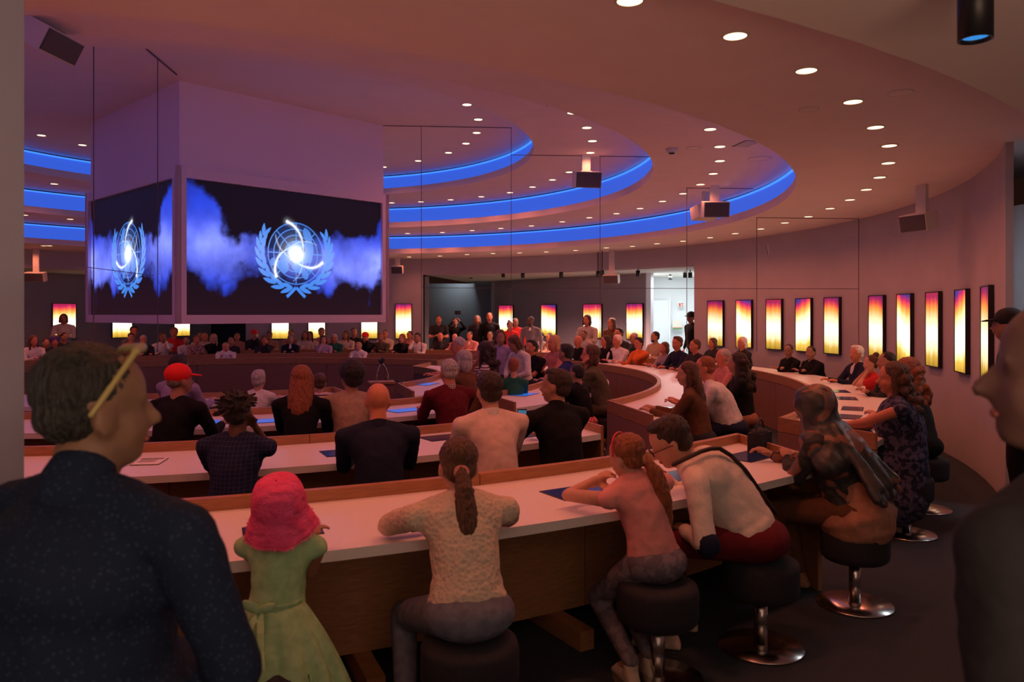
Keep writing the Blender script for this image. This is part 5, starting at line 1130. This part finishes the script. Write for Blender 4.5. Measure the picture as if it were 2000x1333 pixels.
# ---------------------------------------------------------------- people seated in the far block
GF = 'visitors seated in the far block'
FAR = [ # px, top row, depth ring, label, shirt, hair, hair colour, arms, extra
 (785, 653, 7.4, 'dark haired woman in black at the right end of the far middle row', 'black', 'long', 'auburn', ('chin', 'desk'), {}),
 (800, 648, 9.2, 'person with curly dark hair below the light box beside the screens', 'rose', 'curly_short', 'dark', 'desk', {}),
 (815, 651, 7.5, 'dark haired man in a white shirt, chin on hand, right of the light box', 'white', 'short', 'black', ('desk', 'cheek'), {}),
 (860, 650, 8.6, 'bald older man in a dark shirt, elbows on the far desk', 'charcoal', 'fringe', 'grey', ('chin', 'desk'), {}),
 (888, 652, 8.7, 'bald man half hidden behind the grey curls', 'rose', 'fringe', 'grey', 'desk', {}),
 (917, 648, 8.8, 'young man in a white t-shirt under a red checked shirt', 'rose', 'crop', 'dark', 'desk', {'parts': suit}),
 (957, 648, 9.1, 'dark haired man with a reddish lit face under the black clad standing man', 'charcoal', 'crop', 'dark', 'desk', {}),
 (1072, 652, 9.2, 'woman with dark curls below the second recess light box', 'tan', 'curly_short', 'dark', 'desk', {}),
 (1056, 650, 9.2, 'dark haired person beside the grey blazer', 'pale', 'short', 'dark', 'desk', {}),
 (752, 645, 9.2, 'man in a cream shirt right of the last light box under the screen', 'cream', 'crop', 'dark', 'desk', {}),
 (743, 651, 7.6, 'person in a patterned green shirt under the right end of the screen', 'olive', 'short', 'auburn', 'desk', {}),
 (713, 650, 7.5, 'man in a red cap and black t-shirt in the far block', 'black', 'crop', 'dark', ('cheek', 'desk'), {'parts': cap_hat(M_REDCAP)}),
 (700, 671, 5.6, 'fair haired child in a white shirt, right one of two at the inner far desk', 'white', 'short', 'blond', 'desk', {'scl': .80}),
 (691, 641, 9.2, 'man in a dark jacket with dark hair under the last light box', 'charcoal', 'crop', 'dark', 'desk', {}),
 (675, 647, 9.0, 'woman with long brown hair in a cream top', 'cream', 'long', 'brown', 'desk', {}),
 (652, 653, 7.5, 'grey haired person with glasses in a green jacket', 'green', 'bob', 'grey', 'desk', {'glasses': True}),
 (632, 656, 7.0, 'dark haired young woman in lavender resting her chin on her hand', 'lavender', 'bob', 'dark', ('desk', 'chin'), {}),
 (628, 641, 9.2, 'man with dark hair in front of the middle light box under the screen', 'rose', 'short', 'dark', 'desk', {}),
 (605, 648, 9.1, 'woman with dark hair in a cream top, right one of a close pair', 'cream', 'long', 'dark', 'desk', {}),
 (596, 647, 9.1, 'woman with dark hair in a pale top, left one of a close pair', 'pale', 'long', 'dark', 'desk', {}),
 (567, 655, 7.4, 'older man in an open dark blazer under the emblem', 'navy', 'crop', 'dgrey', 'desk', {'parts': suit}),
 (568, 644, 9.2, 'dark haired person behind the older man in the dark blazer', 'tan', 'crop', 'dark', 'desk', {}),
 (526, 648, 9.0, 'woman with dark hair behind the young woman leaning on her hand', 'tan', 'short', 'brown', 'desk', {}),
 (516, 656, 7.0, 'young woman with long brown hair leaning her face on her hand', 'charcoal', 'long', 'brown', ('cheek', 'desk'), {}),
 (497, 645, 9.0, 'man in a red cap raising his arm in the far block', 'charcoal', 'crop', 'dark', ('cheek', 'desk'), {'parts': cap_hat(M_REDCAP)}),
 (463, 650, 9.0, 'man with a reddish face behind the child in white', 'tan', 'crop', 'dark', 'desk', {}),
 (451, 659, 7.2, 'bald man behind the child in the white collar', 'charcoal', 'bald', 'grey', 'desk', {}),
 (441, 672, 5.6, 'fair haired child in a white shirt, left one of two at the inner far desk', 'white', 'short', 'blond', 'desk', {'scl': .80}),
 (417, 653, 7.6, 'fair haired woman in a black top, fingers at her chin', 'black', 'long', 'blond', ('desk', 'chin'), {}),
 (400, 650, 8.8, 'bald man in a pale jacket, right one of two close together', 'pale', 'bald', 'grey', 'desk', {}),
 (391, 650, 9.1, 'bald man in a dark tie, left one of two close together', 'cream', 'fringe', 'grey', 'desk', {}),
 (384, 657, 7.6, 'person with curly hair in a patterned top, before the two bald men', FLORAL2, 'curly_short', 'auburn', 'desk', {}),
 (364, 657, 8.0, 'dark haired person in a white shirt left of the curly hair', 'white', 'short', 'dark', 'desk', {}),
 (340, 641, 9.1, 'woman with reddish curls in front of the light box under the cube corner', 'red', 'curly_short', 'auburn', 'desk', {}),
 (318, 650, 8.0, 'man in a white shirt touching his face, behind the left standing man', 'white', 'short', 'brown', ('cheek', 'desk'), {}),
 (280, 655, 7.4, 'grey haired man in a dark jumper just right of the left man\'s crown', 'charcoal', 'crop', 'grey', 'desk', {}),
 (256, 650, 8.6, 'dark haired child beside the grey haired man', 'rose', 'short', 'dark', 'desk', {'scl': .85}),
 (262, 638, 9.3, 'person in a grey suit partly hidden behind the screen edge', 'grey', 'short', 'dark', 'desk', {}),
 (126, 648, 8.6, 'dark haired child in front of the woman in the white jacket', 'charcoal', 'crop', 'dark', 'desk', {'scl': .85}),
 (107, 658, 7.4, 'person with purple dyed hair', 'charcoal', 'afro', 'purple', 'desk', {}),
 (90, 662, 8.4, 'person in a bright red jumper at far left', 'red', 'crop', 'brown', 'desk', {}),
 (66, 656, 7.4, 'woman with brown hair and a white top at the far left edge', 'white', 'long', 'brown', 'desk', {}),
]
for i, (px, yt, R_, lab, sh, hr, hcl, ar, ex) in enumerate(FAR):
    q = onR(px, R_); k = dict(lean=.16+.04*(i % 3), yaw=((i*37) % 7-3)*.08, sk='lrmr'[i % 4], w=1.0+.03*(i % 4)); k.update(ex)
    person(lab, px, q.y, yt, top=sh, hair=hr, hc=hcl, arms=ar, group=GF, legs=False if not k.get('legs') else True, **{a: b for a, b in k.items() if a != 'legs'})
finish_people()
